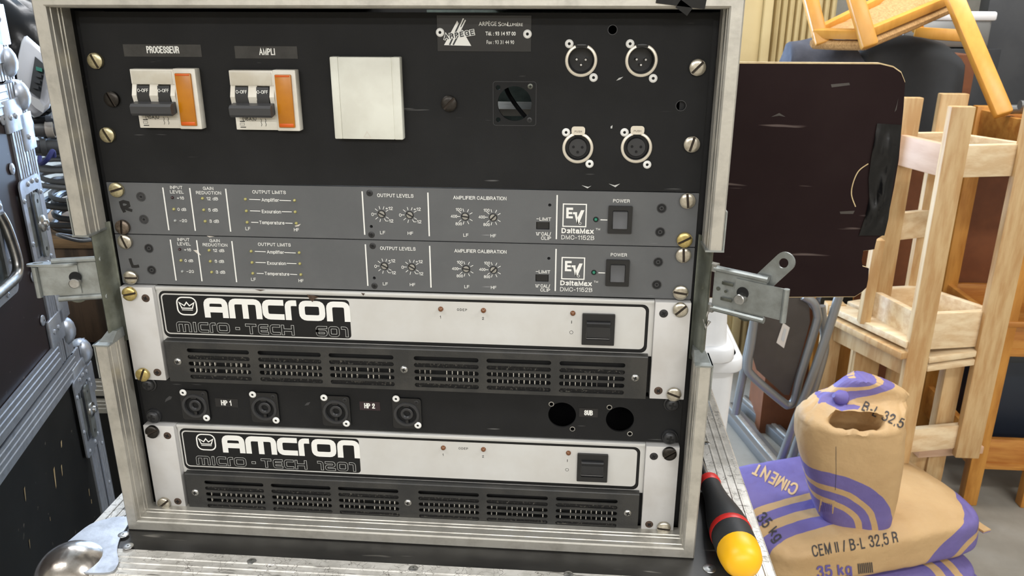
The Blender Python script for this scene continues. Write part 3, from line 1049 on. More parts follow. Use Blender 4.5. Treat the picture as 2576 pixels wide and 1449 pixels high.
    t['_'] = 0; del t['_']
    for px, py, m in ((434, 497, 'led_red'), (437.5, 526, 'led_yellow'), (441, 555, 'led_clear'), (509.6, 499, 'led_yellow'), (512.8, 527.8, 'led_yellow'), (516.4, 556.4, 'led_yellow'),
                      (617.5, 501, 'led_yellow'), (620, 530.5, 'led_yellow'), (622, 559, 'led_yellow'), (741, 504, 'led_yellow'), (742.7, 533, 'led_yellow'), (745.4, 561.6, 'led_yellow')):
        x, z = q(px, py)
        put('indicator_light', ledmesh(m, .00125), t, x, z)
    x, z = q(1499, 552)
    b = B().lathe([(.0022, 0), (.0022, .0002)], org=(x, 0, z), seg=18)
    o = b.done('power_light', 'hole_black', t)
    put('lens', ledmesh('led_green', .0014), o, x, z, -.0001)
    b = B()                                   # two-way switch behind its cut-out
    b.span((sx - .006, .003, sz - .004), (sx + .006, .006, sz + .004))
    b.span((sx - .0048, .0012, sz - .0028), (sx + .0048, .004, sz + .0028))
    b.done('slide_switch', 'plastic_black', t)
    # power rocker
    b = B()
    me = flat([rrect(rx0, rz0, rx1, rz1, .0008, 3), rrect(rx0 + .0034, rz0 + .0038, rx1 - .0034, rz1 - .0034, .0012, 3)], .0022)
    me.transform(Matrix.Translation((0, -.0011, 0)) @ UP)
    b.add_mesh(me)
    b.span((rx0 + .001, 0, rz0 + .001), (rx1 - .001, .0006, rz1 - .001))
    fr = b.done('switch_frame', 'plastic_black', t)
    cx, cz = (rx0 + rx1) / 2, (rz0 + rz1) / 2
    b = B()
    hw, hh = (rx1 - rx0) / 2 - .0037, (rz1 - rz0) / 2 - .0040
    prof = [(-1, -.0042), (-.9, -.0050), (-.3, -.0036), (.3, -.0024), (.9, -.0016), (1, -.0010)]
    rings = [[(cx - hw, 0, cz + f * hh), (cx - hw * 1.0, y * .92, cz + f * hh), (cx - hw * .86, y, cz + f * hh), (cx + hw * .86, y, cz + f * hh), (cx + hw, y * .92, cz + f * hh), (cx + hw, 0, cz + f * hh)] for f, y in prof]
    b.loft(rings)
    b.done('rocker', 'plastic_grey', fr, angle=25)
    for px, py in ((354.7, 495), (362, 552), (1664.5, 524), (1660.6, 583.7)):
        x, z = q(px, py)
        put('hex_screw', hex_mesh(), t, x, z)
    for px, py, a in ((929.7, 485.6, .5), (934.6, 590.5, .2)):
        x, z = q(px, py)
        put('cross_screw', cross_mesh('black_screw', .0027, .0005), t, x, z, 0, a)
    sc = []
    for x, z, a in ((-.23255, .0381, -.25), (-.23255, .00635, -1.45), (.23255, .0381, 1.45), (.23255, .00635, -.55)):
        sc.append(put('rack_screw', slot_mesh('nickel'), t, x, z, 0, a))
    return t, sc
evR, scR = build_ev()
evR['label'] = 'upper grey processor with the handwritten letter R beside its screws'
evR['group'] = 'grey processors in the rack'
evL = copy_tree(evR)
evL.location.z = R0 + 5 * U
evL['label'] = 'lower grey processor with the handwritten letter L, above the silver amplifier'
def screws_of(t):
    return [c for c in t.children if c.name.split('.')[0] == 'rack_screw']
for o, m, a in zip(screws_of(evR), ('brass_pale', 'rust_screw', 'nickel', 'brass'), (-.3, -1.45, 1.45, -.5)):
    o.data = slot_mesh(m); o.rotation_euler[1] = a
for o, m, a in zip(screws_of(evL), ('nickel', 'nickel', 'nickel', 'nickel'), (1.25, 0, 1.5, .15)):
    o.data = slot_mesh(m); o.rotation_euler[1] = a
# handwritten letters
p = Print(-.00014)
def lp(px, py, zu): 
    x, z = pl(px, py); return (x, z - zu)
zu = 6 * U
p.line([lp(*c, zu) for c in ((304, 510), (307, 521), (314, 534))], .0028)
p.line([lp(*c, zu) for c in ((301, 511), (311, 507), (322, 510), (324, 517), (318, 521), (309, 522))], .0028, y=-.00017)
p.line([lp(*c, zu) for c in ((311, 521), (320, 526), (333, 530))], .0025, y=-.0002)
p.done('marker_letter', 'marker_ink', evR)
p = Print(-.00014)
zu = 5 * U
p.line([lp(*c, zu) for c in ((327, 650), (330, 660), (334, 670), (341, 670.5), (350, 669))], .0026)
p.done('marker_letter', 'marker_ink', evL)

# ---------------------------------------------------------------- power panel (3U)
zp = 7 * U
pp = thing('power_distributor', 'black three-unit power panel with two breakers and round connectors at the top', 'rack panel', (0, 0, R0 + zp))
def q(px, py, y=0.0):
    x, z = pl(px, py, y)
    return x, z - zp
holes = []
hx, hz = q(1294.5, 261)
holes.append(circ(hx, hz, .0131, 40))
for px, py, r in ((1253, 220, .0018), (1253.5, 301, .0018), (1541, 75, .0034), (1713, 266, .0038)):
    x, z = q(px, py)
    holes.append(circ(x, z, r, 20))
XM = [q(1462, 152), q(1613.5, 152)]
XF = [q(1453.5, 372), q(1601, 371)]
for x, z in XM + XF:
    holes.append(circ(x, z, .0122, 36))
plate('front_panel', [rrect(-.2413, .0004, .2413, 3 * U - .0006, .0008, 2)] + holes, 0, .003, 'panel_black', pp)
p = Print(-.00008)
sqo = rrect(hx - .0165, hz - .0165, hx + .0165, hz + .0165, .002, 3)
p.line(sqo, .0003, True)
for h, r in ((holes[3], 0), (holes[4], 0)):
    p.line(h, .0004, True)
p.done('wear_lines', 'plastic_grey', pp)
x, z = q(1334, 217.5); put('cross_screw', cross_mesh('zinc_dark', .0021, .0004), pp, x, z)
x, z = q(1332, 302); put('cross_screw', cross_mesh('black_screw', .0021, .0004), pp, x, z)
b = B().span((hx - .12, .30, .0), (hx + .05, .304, 3 * U)); b.done('back_plate', 'interior_green', pp, smooth=False)
b = B().span((hx - .06, .1, hz - .022), (hx + .06, .16, hz - .016)); b.done('inner_rail', 'alu', pp, smooth=False)
b = B().tube(smooth_path([(hx - .012, .05, hz + .03), (hx - .011, .045, hz + .010), (hx - .004, .045, hz - .004), (hx + .012, .05, hz - .024)], 6), .0018, 8)
b.done('inner_cable', 'cable_black', pp)
for px, py, m, a in ((234, 153, 'brass_pale', 1.15), (268, 340, 'brass_pale', 1.1), (279, 250, 'dark_screw', 1.2), (1129, 261, 'dark_screw', -.8), (1755, 170, 'nickel', -.8), (1740, 364, 'nickel', -1.3)):
    x, z = q(px, py, -.003)
    if px in (234, 268): x = -.23255
    if px in (1755, 1740): x = .23255
    put('rack_screw', slot_mesh(m), pp, x, z, 0, a if px != 279 else 1.15)
# tape labels
for (x0, y0, x1, y1), s, (cx, cy, w, h) in (((311, 109.5, 507, 143), 'PROCESSEUR', (410, 125, 82, 18)), ((591, 114.5, 748.5, 147), 'AMPLI', (672, 130, 40, 17))):
    a = q(x0, (y0 + y1) / 2); c = q(x1, (y0 + y1) / 2 + 2)
    zm = (a[1] + c[1]) / 2
    b = B().span((a[0], -.0003, zm - .0046), (c[0], 0, zm + .0046))
    o = b.done('label_tape', 'label_black', pp, smooth=False) if 'label_black' in MATS else b.done('label_tape', 'plastic_soft', pp, smooth=False)
    p = Print(-.00038); p.dz = zp
    p.px(s, cx, cy, w, h, bw=.16, gap=.34)
    p.done('lettering', 'print_white', o)
# circuit breakers
def breaker(px, py, amp):
    cx, cz = q(px, py, -.009)
    W, H = .0525, .0455
    x0, x1, za, zb = cx - W / 2, cx + W / 2, cz - H / 2, cz + H / 2
    xs = x1 - .0178
    b = B()
    b.span((x0, -.0085, zb - .0115), (xs, 0, zb), bev=.0006)             # label bar at the top
    b.span((x0 + .0005, -.0065, za), (xs, 0, za + .0115), bev=.0006)       # lower face
    b.span((x0 + .0005, -.0035, za + .0115), (xs, 0, zb - .0115))          # recess behind the toggles
    for xx in (x0 + .0018, x0 + .0175, xs - .0018):                       # cheeks between the toggles
        w = .0018 if xx != x0 + .0175 else .0034
        b.loft([[(xx - w, -.0005, zb - .0115), (xx - w, -.0075, zb - .0115), (xx - w, -.0105, cz + .003), (xx - w, -.0085, cz - .004), (xx - w, -.0062, za + .0115), (xx - w, -.0005, za + .0115)],
                [(xx + w, -.0005, zb - .0115), (xx + w, -.0075, zb - .0115), (xx + w, -.0105, cz + .003), (xx + w, -.0085, cz - .004), (xx + w, -.0062, za + .0115), (xx + w, -.0005, za + .0115)]])
    hs = b.done('circuit_breaker', 'plastic_white', pp, angle=30)
    B().span((x0 + .0012, -.0089, zb - .0108), (xs - .0012, -.0084, zb - .0016), bev=.0002).done('label_window', 'clear_label', hs)
    B().span((xs - .0002, -.0088, za - .0002), (x1, 0, zb + .0006), bev=.0008).done('lamp_module', 'plastic_white', hs)
    b = B().span((xs + .0018, -.0108, za + .0026), (x1 - .0032, -.0086, zb - .0028), bev=.0007)
    ln = b.done('lamp_lens', 'lens_orange', hs)
    B().span((xs + .0026, -.0111, za + .0032), (x1 - .004, -.0106, za + .0058), bev=.0002).done('lens_rim', 'lens_orange_edge', ln)
    B().span((xs + .0026, -.0111, zb - .0046), (x1 - .004, -.0106, zb - .0032), bev=.0002).done('lens_rim', 'lens_orange_edge', ln)
    pr = Print(-.00)
    for xx in (x0 + .0089, x0 + .0255):
        b = B()
        r0 = [(-.0036, zb - .0125), (-.0085, zb - .0125), (-.0098, cz + .002), (-.0098, cz - .004), (-.004, cz - .006)]
        b.loft([[(xx - .0049, y, z) for y, z in r0], [(xx + .0049, y, z) for y, z in r0]])
        o = b.done('toggle_drum', 'plastic_black', hs)
        pr = Print(-.0097)
        pr.text('O-OFF', xx + .0002, cz + .0068, .0088, .0026)
        pr.b.bm.transform(Matrix.Translation((0, -.0002, 0)))
        pr.done('toggle_print', 'print_white', o)
    b = B()
    zt = cz - .0062
    pro = [(-.009, zt + .0045), (-.0165, zt + .0034), (-.0185, zt + .0015), (-.0180, zt - .0038), (-.0165, zt - .0056), (-.0085, zt - .004)]
    b.loft([[(x0 + .0012, y, z) for y, z in pro], [(xs - .0008, y, z) for y, z in pro]])
    b.done('toggle_bar', 'plastic_grey', hs, angle=20)
    pr = Print(-.0067)
    pr.text('(' + amp + ')U', x0 + .012, za + .0085, .011, .0024)
    pr.rect(x0 + .004, za + .0062, x0 + .008, za + .0068)
    pr.line([(x0 + .004, za + .0037), (x0 + .0075, za + .0037), (x0 + .0075, za + .0052), (x0 + .004, za + .0052)], .0002, True)
    pr.rect(x0 + .004, za + .0018, x0 + .0085, za + .0024)
    for xx in (.021, .0245):
        pr.line([(x0 + xx, za + .009), (x0 + xx + .0006, za + .0075), (x0 + xx, za + .006), (x0 + xx + .0006, za + .0045), (x0 + xx, za + .003)], .0003)
    pr.done('rating_print', 'print_black', hs)
breaker(417, 250, '10A')
breaker(665, 254, '16A')
# white blank cover
x0, z1 = q(829, 143, -.0075); x1, z0 = q(1014, 351, -.0075)
b = B()
b.span((x0 + .0063, -.0088, z0), (x1 - .0063, 0, z1), bev=.0005)
cv = b.done('socket_cover', 'plastic_cover', pp)
B().span((x0, -.0086, z0 - .0002), (x0 + .0064, 0, z1 + .0002), bev=.0009).done('side_strip', 'plastic_cover', cv)
B().span((x1 - .0066, -.0086, z0 - .0002), (x1 + .0003, 0, z1 + .0002), bev=.0009).done('side_strip', 'plastic_cover', cv)
tx, tz = q(923.5, 338, -.009)
p = Print(-.0089)
p.line([(tx - .0026, tz - .0022), (tx + .0026, tz - .0022), (tx, tz + .0022)], .0005, True)
p.done('embossed_triangle', 'sticker', cv)
# name plate
x0, z1 = q(1099, 38.5); x1, z0 = q(1336, 130)
b = B().span((x0, -.0006, z0), (x1, 0, z1))
npl = b.done('name_plate', 'name_black', pp, smooth=False) if 'name_black' in MATS else b.done('name_plate', 'plastic_soft', pp, smooth=False)
p = Print(-.0007); p.dz = zp
qq = lambda px, py: q(px, py, -.0007)
p.px('ARP\u00c8GE', 1227, 58.5, 45, 13, bold=.0, serif=1)
p.px('S', 1257, 60.5, 7.5, 10.5, bold=0, serif=1); p.px('ON', 1269, 61.5, 15, 7.5, bold=0, serif=1)
p.px('L', 1280.5, 60.5, 7, 10.5, bold=0, serif=1); p.px('UMI\u00c8RE', 1299.5, 61, 32, 9.5, bold=0, serif=1)
p.px('T\u00e9l. : 93 14 97 00', 1259.5, 84.5, 76, 10, bold=.02, serif=1)
p.px('Fax : 93 31 44 90', 1259, 106, 69, 9.5, bold=.0, serif=1)
p.poly([qq(1117, 113.5), qq(1185.5, 115.5), qq(1150, 52)])
p.done('lettering', 'print_white', npl)
p = Print(-.0008)
for off in (0, 9):
    p.line([qq(1131 + off, 113), qq(1163 + off, 44 + off * .8)], .0012)
p.done('logo_gap', 'plastic_soft', npl)
p = Print(-.0009)
for off in (3, 8):
    p.line([qq(1145 + off, 86), qq(1163 + off, 44 + off * .8)], .0009)
p.dz = zp
p.done('logo_rays', 'print_white', npl)
p = Print(-.00095); p.dz = zp
p.px('ARPEGE', 1155, 87, 80, 16, ang=.16, bw=.40, gap=.42)
p.done('logo_name', 'print_white', npl)
p = Print(-.00105); p.dz = zp
p.px('ARPEGE', 1155, 87, 77, 13.4, ang=.16, bw=.22, gap=.44)
p.done('logo_name_fill', 'plastic_soft', npl)
for px, py in ((1107.5, 81.5), (1327, 85.5)):
    x, z = q(px, py)
    put('rivet', rivet_mesh(), npl, x, z, -.0006)
# XLR connectors
def xlr(x, z, male, rv):
    b = B()
    n = 36
    a0 = radians(90) + (.42 if male else .3); a1 = radians(90) + 2 * pi - (.42 if male else .3)
    sec = [(.0120, .004), (.0120, -.0006), (.0114, -.0011), (.0101, -.0011), (.0097, -.0006), (.0097, .004)]
    rings = []
    for i in range(n + 1):
        a = a0 + (a1 - a0) * i / n
        rings.append([(x + r * cos(a), y, z + r * sin(a)) for r, y in sec])
    b.loft(rings)
    rg = b.done('xlr_socket', 'xlr_ring', pp, angle=40)
    b = B()
    if male:
        b.lathe([(.0121, -.003), (.0121, .0003), (.0095, .0003), (.0092, 0), (.0088, -.013), (.0, -.013)], org=(x, 0, z), seg=30, cap=False)
    else:
        b.lathe([(.0121, -.003), (.0121, -.0004), (.0096, -.0004), (.0094, -.006), (.0072, -.006), (.0072, -.001), (.0068, -.0005), (.0, -.0005)], org=(x, 0, z), seg=30, cap=False)
    sh = b.done('socket_shell', 'plastic_black' if male else 'plastic_soft', rg)
    pos = [(-.0034, .0006), (.0034, .0004), (0, -.0034)]
    for dx, dz in pos:
        b = B()
        if male:
            b.lathe([(.0011, -.013), (.0011, -.0022), (.0008, -.0016)], org=(x + dx, 0, z + dz), seg=12)
            b.done('contact_pin', 'steel', rg)
        else:
            b.lathe([(.0011, -.0004), (.0011, -.0003)], org=(x + dx, 0, z + dz), seg=12)
            b.done('contact_hole', 'hole_black', rg)
    if male:
        B().span((x - .0036, -.001, z + .0098), (x + .0036, .002, z + .0118), bev=.0004).done('key_notch', 'plastic_black', rg)
    else:
        me = flat([rrect(x - .0052, z + .0102, x + .0052, z + .0166, .0022, 4)], .0014)
        me.transform(Matrix.Translation((0, -.0012, 0)) @ UP)
        me.materials.clear(); me.materials.append(MATS['xlr_ring'])
        tb = link('release_tab', me, rg)
        p = Print(-.00195)
        p.text('PUSH', x, z + .0128, .0056, .0016)
        p.done('tab_print', 'rust_screw', tb)
    for (px, py) in rv:
        xx, zz = q(px, py)
        put('rivet', rivet_mesh(), rg, xx, zz)
xlr(*XM[0], True, ((1432, 110), (1493, 195)))
xlr(*XM[1], True, ((1585, 110), (1643, 197)))
xlr(*XF[0], False, ((1424, 333), (1483, 412)))
xlr(*XF[1], False, ((1571, 333), (1628, 414)))
# chipped paint
p = Print(-.0001)
for pts in (((1550, 203), (1557, 196), (1568, 193), (1560, 200)), ((1536, 318), (1541, 315), (1540, 323), (1536, 323)), ((1463, 466), (1480, 470), (1488, 467), (1478, 474)), ((1531, 462), (1548, 471), (1560, 462), (1546, 466))):
    p.poly([q(*c) for c in pts])
p.done('paint_chips', 'print_dim', pp)

# ---------------------------------------------------------------- amplifiers (2U)
def glyph(ch):
    G = {
        'A': [([(0, 0), (0, 1), (1, 1), (1, 0)], 0), ([(0, .38), (1, .38)], 0)],
        'm': [([(0, 0), (0, 1), (1.5, 1), (1.5, 0)], 0), ([(.75, 1), (.75, 0)], 0)],
        'c': [([(1, 1), (0, 1), (0, 0), (1, 0)], 0)],
        'r': [([(0, 0), (0, 1), (.62, 1)], 0)],
        'o': [([(0, 0), (1, 0), (1, 1), (0, 1)], 1)],
        'n': [([(0, 0), (0, 1), (1, 1), (1, 0)], 0)],
        'i': [([(0, 0), (0, 1)], 0)],
        '-': [([(0, .5), (.45, .5)], 0)],
        't': [([(0, 1), (1.1, 1)], 0), ([(.55, 1), (.55, 0)], 0)],
        'e': [([(1, 1), (0, 1), (0, 0), (1, 0)], 0), ([(0, .5), (.9, .5)], 0)],
        'h': [([(0, 0), (0, 1)], 0), ([(1, 0), (1, 1)], 0), ([(0, .5), (1, .5)], 0)],
        '6': [([(1, 1), (0, 1), (0, 0), (1, 0), (1, .52), (0, .52)], 0)],
        '0': [([(0, 0), (1, 0), (1, 1), (0, 1)], 1)],
        '1': [([(0, 1), (.6, 1), (.6, 0)], 0)],
        '2': [([(0, 1), (1, 1), (1, .5), (0, .5), (0, 0), (1, 0)], 0)],
    }
    return G[ch]
def stroke_text(pr, items, z0, h, w, r, y=None):
    # items: (letter, x, width) ; strokes drawn inside the letter box
    for ch, x, wd in items:
        for pi_, (path, closed) in enumerate(glyph(ch)):
            mx = max(a for pa, _ in glyph(ch) for a, _b in pa) or 1
            pts = [(x + w / 2 + a / mx * (wd - w), z0 + w / 2 + bb * (h - w)) for a, bb in path]
            # run open ends out to the box
            P2 = [Vector(v) for v in pts]
            if not closed:
                d0 = (P2[0] - P2[1]).normalized() * (w / 2); d1 = (P2[-1] - P2[-2]).normalized() * (w / 2)
                if ch not in 'Amnreh' or path[0][1] in (0, 1):
                    P2[0] = P2[0] + d0
                if not (ch in 'A' and len(path) == 2):
                    P2[-1] = P2[-1] + d1
            pts = fillet([(v.x, v.y) for v in P2], r, bool(closed))
            pr.line(pts, w, bool(closed), y=pr.y - .00003 * pi_)
AM_LED = None
def build_amp(u0, model, label, refs):
    z0 = u0 * U
    t = thing('power_amplifier', label, 'amplifier', (0, 0, R0 + z0), group='silver amplifiers in the rack')
    H = 2 * U
    zs = .0415                                 # where the vent grille starts
    for s in (-1, 1):
        b = B().span((s * .2413, -.0062, .0008), (s * .2125, .004, H - .0008), bev=.0005)
        ear = b.done('rack_ear', 'silver_ear', t)
        for zz, a in ((.0085, .4), (H - .0105, .7)):
            put('cross_screw', cross_mesh('bronze_screw' if (s < 0 or zz < .02) else 'black_screw', .0036, .0005), ear, s * .2195, zz, -.0062, a + s * .3)
    B().span((-.2123, -.0008, zs - .004), (.2123, .003, H - .0014)).done('fascia', 'silver', t, smooth=False)
    B().span((-.2123, -.0022, H - .0042), (.2123, .003, H - .0012), bev=.0006).done('top_lip', 'silver', t)
    B().span((-.2123, .003, .002), (.2123, .3, H - .003)).done('chassis', 'panel_black_plain', t, smooth=False)
    # printed border, badge block
    L0, L1, zt, zb = -.2105, .2082, H - .0052, zs - .001
    B1 = L0 + .1670
    p = Print(-.0009)
    p.poly(rrect(L0, zb, L1, zt, .0055))
    p.done('printed_border', 'print_black', t)
    p = Print(-.00098)
    p.poly(rrect(L0 + .0016, zb + .0032, L1 - .0026, zt - .0022, .0042))
    p.done('printed_field', 'silver', t)
    p = Print(-.00106)
    p.poly(rrect(L0 + .0028, zb + .0044, B1, zt - .0034, .0032))
    bd = p.done('badge', 'print_black', t)
    bx0, bz0, bx1, bz1 = L0 + .0028, zb + .0044, B1, zt - .0034
    bh = bz1 - bz0
    p = Print(-.00114)
    # crown in a rounded frame
    cx0, cx1 = bx0 + .0118, bx0 + .0306
    cz1, cz0 = bz1 - .0012, bz1 - .0188
    p.line(rrect(cx0 + .0008, cz0 + .0008, cx1 - .0008, cz1 - .0008, .0052), .0012, True)
    cw = cx1 - cx0
    K = lambda *qs: [(cx0 + a * cw, cz0 + bb * (cz1 - cz0)) for a, bb in qs]
    p.line(K((.25, .39), (.15, .68), (.38, .52), (.50, .70), (.62, .52), (.85, .68), (.75, .39)), .0010, True)
    p.line(K((.24, .30), (.76, .30)), .0007)
    # maker's name
    mz = pl(650, 780)[1]
    X4 = lambda v: pl(230 + v * .26786, 783 + (v - 1500) * .0075)[0]
    items = [(ch, X4(l_), X4(r_) - X4(l_)) for ch, l_, r_ in (('A', 1065, 1290), ('m', 1298, 1606), ('c', 1612, 1815), ('r', 1825, 1936), ('o', 1955, 2200), ('n', 2212, 2435))]
    stroke_text(p, items, bz1 - .0200, .0182, .0052, .0042)
    p.done('maker_lettering', 'print_white', bd)
    # model line in outlined letters
    hz = .0096
    zl = bz0 + .0012
    def line_items():
        X = lambda v: pl(230 + v * .26786, 826)[0]
        out = [(ch, X(l_), X(r_) - X(l_)) for ch, l_, r_ in (('m', 808, 948), ('i', 966, 990), ('c', 1010, 1108), ('r', 1118, 1176), ('o', 1184, 1305), ('-', 1358, 1400), ('t', 1452, 1556), ('e', 1570, 1668), ('c', 1680, 1778), ('h', 1788, 1908))]
        if model == '601':
            out += [(ch, X(l_), X(r_) - X(l_)) for ch, l_, r_ in (('6', 2110, 2218), ('0', 2228, 2332), ('1', 2348, 2414))]
        else:
            X2 = lambda v: pl(300 + v * .2823, 1170)[0]
            out += [(ch, X2(l_), X2(r_) - X2(l_)) for ch, l_, r_ in (('1', 1770, 1824), ('2', 1838, 1930), ('0', 1944, 2042), ('1', 2052, 2110))]
        return out
    its = line_items()
    p = Print(-.00114)
    stroke_text(p, its, zl, hz, .0026, .0020)
    p.done('model_outline', 'print_dim', bd)
    p = Print(-.00120)
    its2 = []
    for ch, xx, wd in its:
        its2.append((ch, xx + .0004, wd - .0008))
    stroke_text(p, its2, zl + .0004, hz - .0008, .0018, .0018)
    p.done('model_fill', 'print_black', bd)
    # lights, legends, switch
    lx = refs['led']
    for x, zz in lx:
        key = ('led', 'led_amber', .0023)
        if key not in SCREW:
            o = B().lathe([(.0023, 0), (.0023, .0004), (.0020, .0014), (.0013, .0022), (.0005, .0025)], seg=18).done('status_light', 'led_amber')
            SCREW[key] = o.data
            bpy.data.objects.remove(o)
        put('status_light', SCREW[key], t, x, zz, -.0009)
    p = Print(-.00106)
    (xa, za), (xb, zbb), (xc, zc) = lx
    p.text('ODEP', (xa + xb) / 2, (za + zbb) / 2, .0085, .0022, gap=.45)
    p.text('1', xa - .0005, za - .0072, .0009, .0025)
    p.text('2', xb - .0004, zbb - .0072, .0016, .0025)
    p.line([(xc - .0008, zc - .0066), (xc - .0008, zc - .0092)], .0005)
    p.line(circ(xc - .0008, zc - .0172, .0014, 18), .0003, True)
    p.done('legend', 'print_black', t)
    sx0, sx1 = xc + .0080, xc + .0350
    sz1, sz0 = zc + .0005, zc - .0272
    b = B()
    me = flat([rrect(sx0, sz0, sx1, sz1, .0006, 2), rrect(sx0 + .0035, sz0 + .0048, sx1 - .0035, sz1 - .0060, .0006, 2)], .0026)
    me.transform(Matrix.Translation((0, -.0021, 0)) @ UP)
    b.add_mesh(me)
    b.span((sx0 + .002, -.0009, sz0 + .002), (sx1 - .002, -.0004, sz1 - .002))
    sw = b.done('switch_frame', 'plastic_black', t)
    zlo, zhi = sz0 + .0052, sz1 - .0064
    mid = (zlo + zhi) / 2
    b = B()
    prof = [(zlo, -.0012), (zlo + .001, -.0022), (mid - .001, -.0034), (mid + .003, -.0040), (zhi - .001, -.0066), (zhi, -.0058)]
    b.loft([[(xx, -.0006, z) if kk == 0 else (xx, y, z) for kk in (0, 1)][::1] for z, y in []] or [[(sx0 + .0038, 0, z), (sx0 + .0038, y, z), (sx1 - .0038, y, z), (sx1 - .0038, 0, z)] for z, y in prof])
    b.done('rocker', 'plastic_soft', sw, angle=15)
    # vent grille
    gh = zs - .0028
    G0, G1 = -.2085, .2092
    slots = []
    for gx0, gx1 in refs['groups']:
        for i in range(5):
            zc_ = .0058 + i * .0063
            slots.append(rrect(gx0, zc_ - .0020, gx1, zc_ + .0020, .0019, 4))
    plate('vent_grille', [[(G0, .0006), (G1, .0006), (G1, gh), (G0, gh)]] + slots, -.0068, -.0055, 'grille_black', t)
    g = t.children[-1]
    grille = [c for c in t.children if c.name.startswith('vent_grille')][-1]
    b = B().loft([[(G0, y, z) for y, z in ((-.0068, gh - .0001), (-.0064, gh + .0008), (-.0052, gh + .0012), (.0, gh + .0014), (.0, gh + .0004), (-.0055, gh - .0001))],
                  [(G1, y, z) for y, z in ((-.0068, gh - .0001), (-.0064, gh + .0008), (-.0052, gh + .0012), (.0, gh + .0014), (.0, gh + .0004), (-.0055, gh - .0001))]])
    b.done('folded_edge', 'grille_black', grille)
    B().span((G0, -.0055, .0006), (G0 + .001, .003, gh)).done('folded_side', 'grille_black', grille, smooth=False)
    B().span((G1 - .001, -.0055, .0006), (G1, .003, gh)).done('folded_side', 'grille_black', grille, smooth=False)
    B().span((G0 + .002, .0012, .0006), (G1 - .002, .003, gh)).done('dark_back', 'hole_black', grille, smooth=False)
    rnd = random.Random(int(model))
    bf = B()
    for gx0, gx1 in refs['groups']:
        n = 11
        for i in range(n):
            xx = gx0 + .0020 + (gx1 - gx0 - .004) * (i + .5) / n
            if rnd.random() < .12:
                continue
            for zlo_, zhi_ in ((.0100, .0145), (.0163, .0208)):
                w = rnd.uniform(.0005, .0009)
                bf.box((xx + rnd.uniform(-.0002, .0002), -.0040, (zlo_ + zhi_) / 2), (w, .0026, zhi_ - zlo_))
    f = bf.done('cooling_fins', 'fin', grille, smooth=False)
    f['kind'] = 'stuff'
    for gx0, gx1 in refs['groups']:
        b = B().box(((gx0 + gx1) / 2, -.0030, .0057), (gx1 - gx0 + .003, .003, .0058))
        b.done('dust_foam', 'foam', grille, smooth=False)
        b = B().box(((gx0 + gx1) / 2, -.0030, .0240), (gx1 - gx0 + .003, .003, .0034))
        b.done('dust_foam', 'foam', grille, smooth=False)
    for x, zz in refs['gscrew']:
        put('cross_screw', cross_mesh('steel', .0034, .0018), grille, x, zz, -.0068, .3)
    for (x, zz), (m, a) in zip(((-.23255, H - .00635), (-.23255, .00635), (.23255, H - .00635), (.23255, .00635)), refs['screws']):
        put('rack_screw', slot_mesh(m), t, x, zz, -.0062, a)
    return t
M('grille_black', (40, 40, 39), .42, rgb2=(64, 62, 58), vs=40, vamt=.5, bump=.1, bs=700)
def amp_refs(u0, leds, groups, gs, screws):
    z0 = u0 * U
    f = lambda px, py, y: (lambda c: (c[0], c[1] - z0))(pl(px, py, y))
    return dict(led=[f(*l, -.0015) for l in leds], groups=[(f(a, y, -.0068)[0], f(b, y, -.0068)[0]) for a, b, y in groups], gscrew=[f(*c, -.0075) for c in gs], screws=screws)
r1 = amp_refs(3, ((1108.5, 778), (1216, 781.5), (1441, 788.5)),
              ((474, 629, 912), (651, 809, 918), (829, 991, 924), (1042, 1204, 931), (1224, 1386, 937), (1407, 1572, 943)),
              ((447, 910), (1016, 930), (1598, 951)), (('brass', -.2), ('brass', -1.15), ('nickel', -.75), ('nickel', .35)))
r2 = amp_refs(0, ((1115, 1127), (1216, 1131), (1430, 1140)),
              ((518, 665, 1242), (684, 833, 1248), (852, 1003, 1255), (1053, 1205, 1263), (1224, 1378, 1270), (1398, 1553, 1278)),
              ((491, 1239), (1026, 1265), (1579, 1291)), (('dark_screw', -.5), ('nickel', -.7), ('dark_screw', -.6), ('nickel', .1)))
am1 = build_amp(3, '601', 'silver amplifier marked 601, directly under the grey processors', r1)
build_amp(0, '1201', 'bottom silver amplifier marked 1201, resting above the lower frame edge', r2)

p = Print(-.0026)
za = 3 * U
for pts in (((772, 741), (790, 743), (802, 748), (792, 752), (786, 760), (778, 752)), ((640, 728), (668, 729), (655, 732)), ((908, 737), (918, 738), (914, 744))):
    p.poly([(lambda c_: (c_[0], c_[1] - za))(pl(*c, -.0026)) for c in reversed(pts)])
p.done('paint_chips', 'bronze_screw', am1)
p = Print(-.0001)
za = 5 * U
for pts in (((486, 629), (496, 629), (506, 642), (500, 641)), ((520, 593), (540, 595), (527, 597))):
    p.poly([(lambda c_: (c_[0], c_[1] - za))(pl(*c)) for c in reversed(pts)])
p.done('paint_chips', 'sticker', evL)
p = Print(-.0001)
p.poly([(lambda c_: (c_[0], c_[1] - 6 * U))(pl(*c)) for c in reversed(((741, 568), (757, 563), (752, 569), (744, 570)))])
p.done('paint_chips', 'sticker', evR)

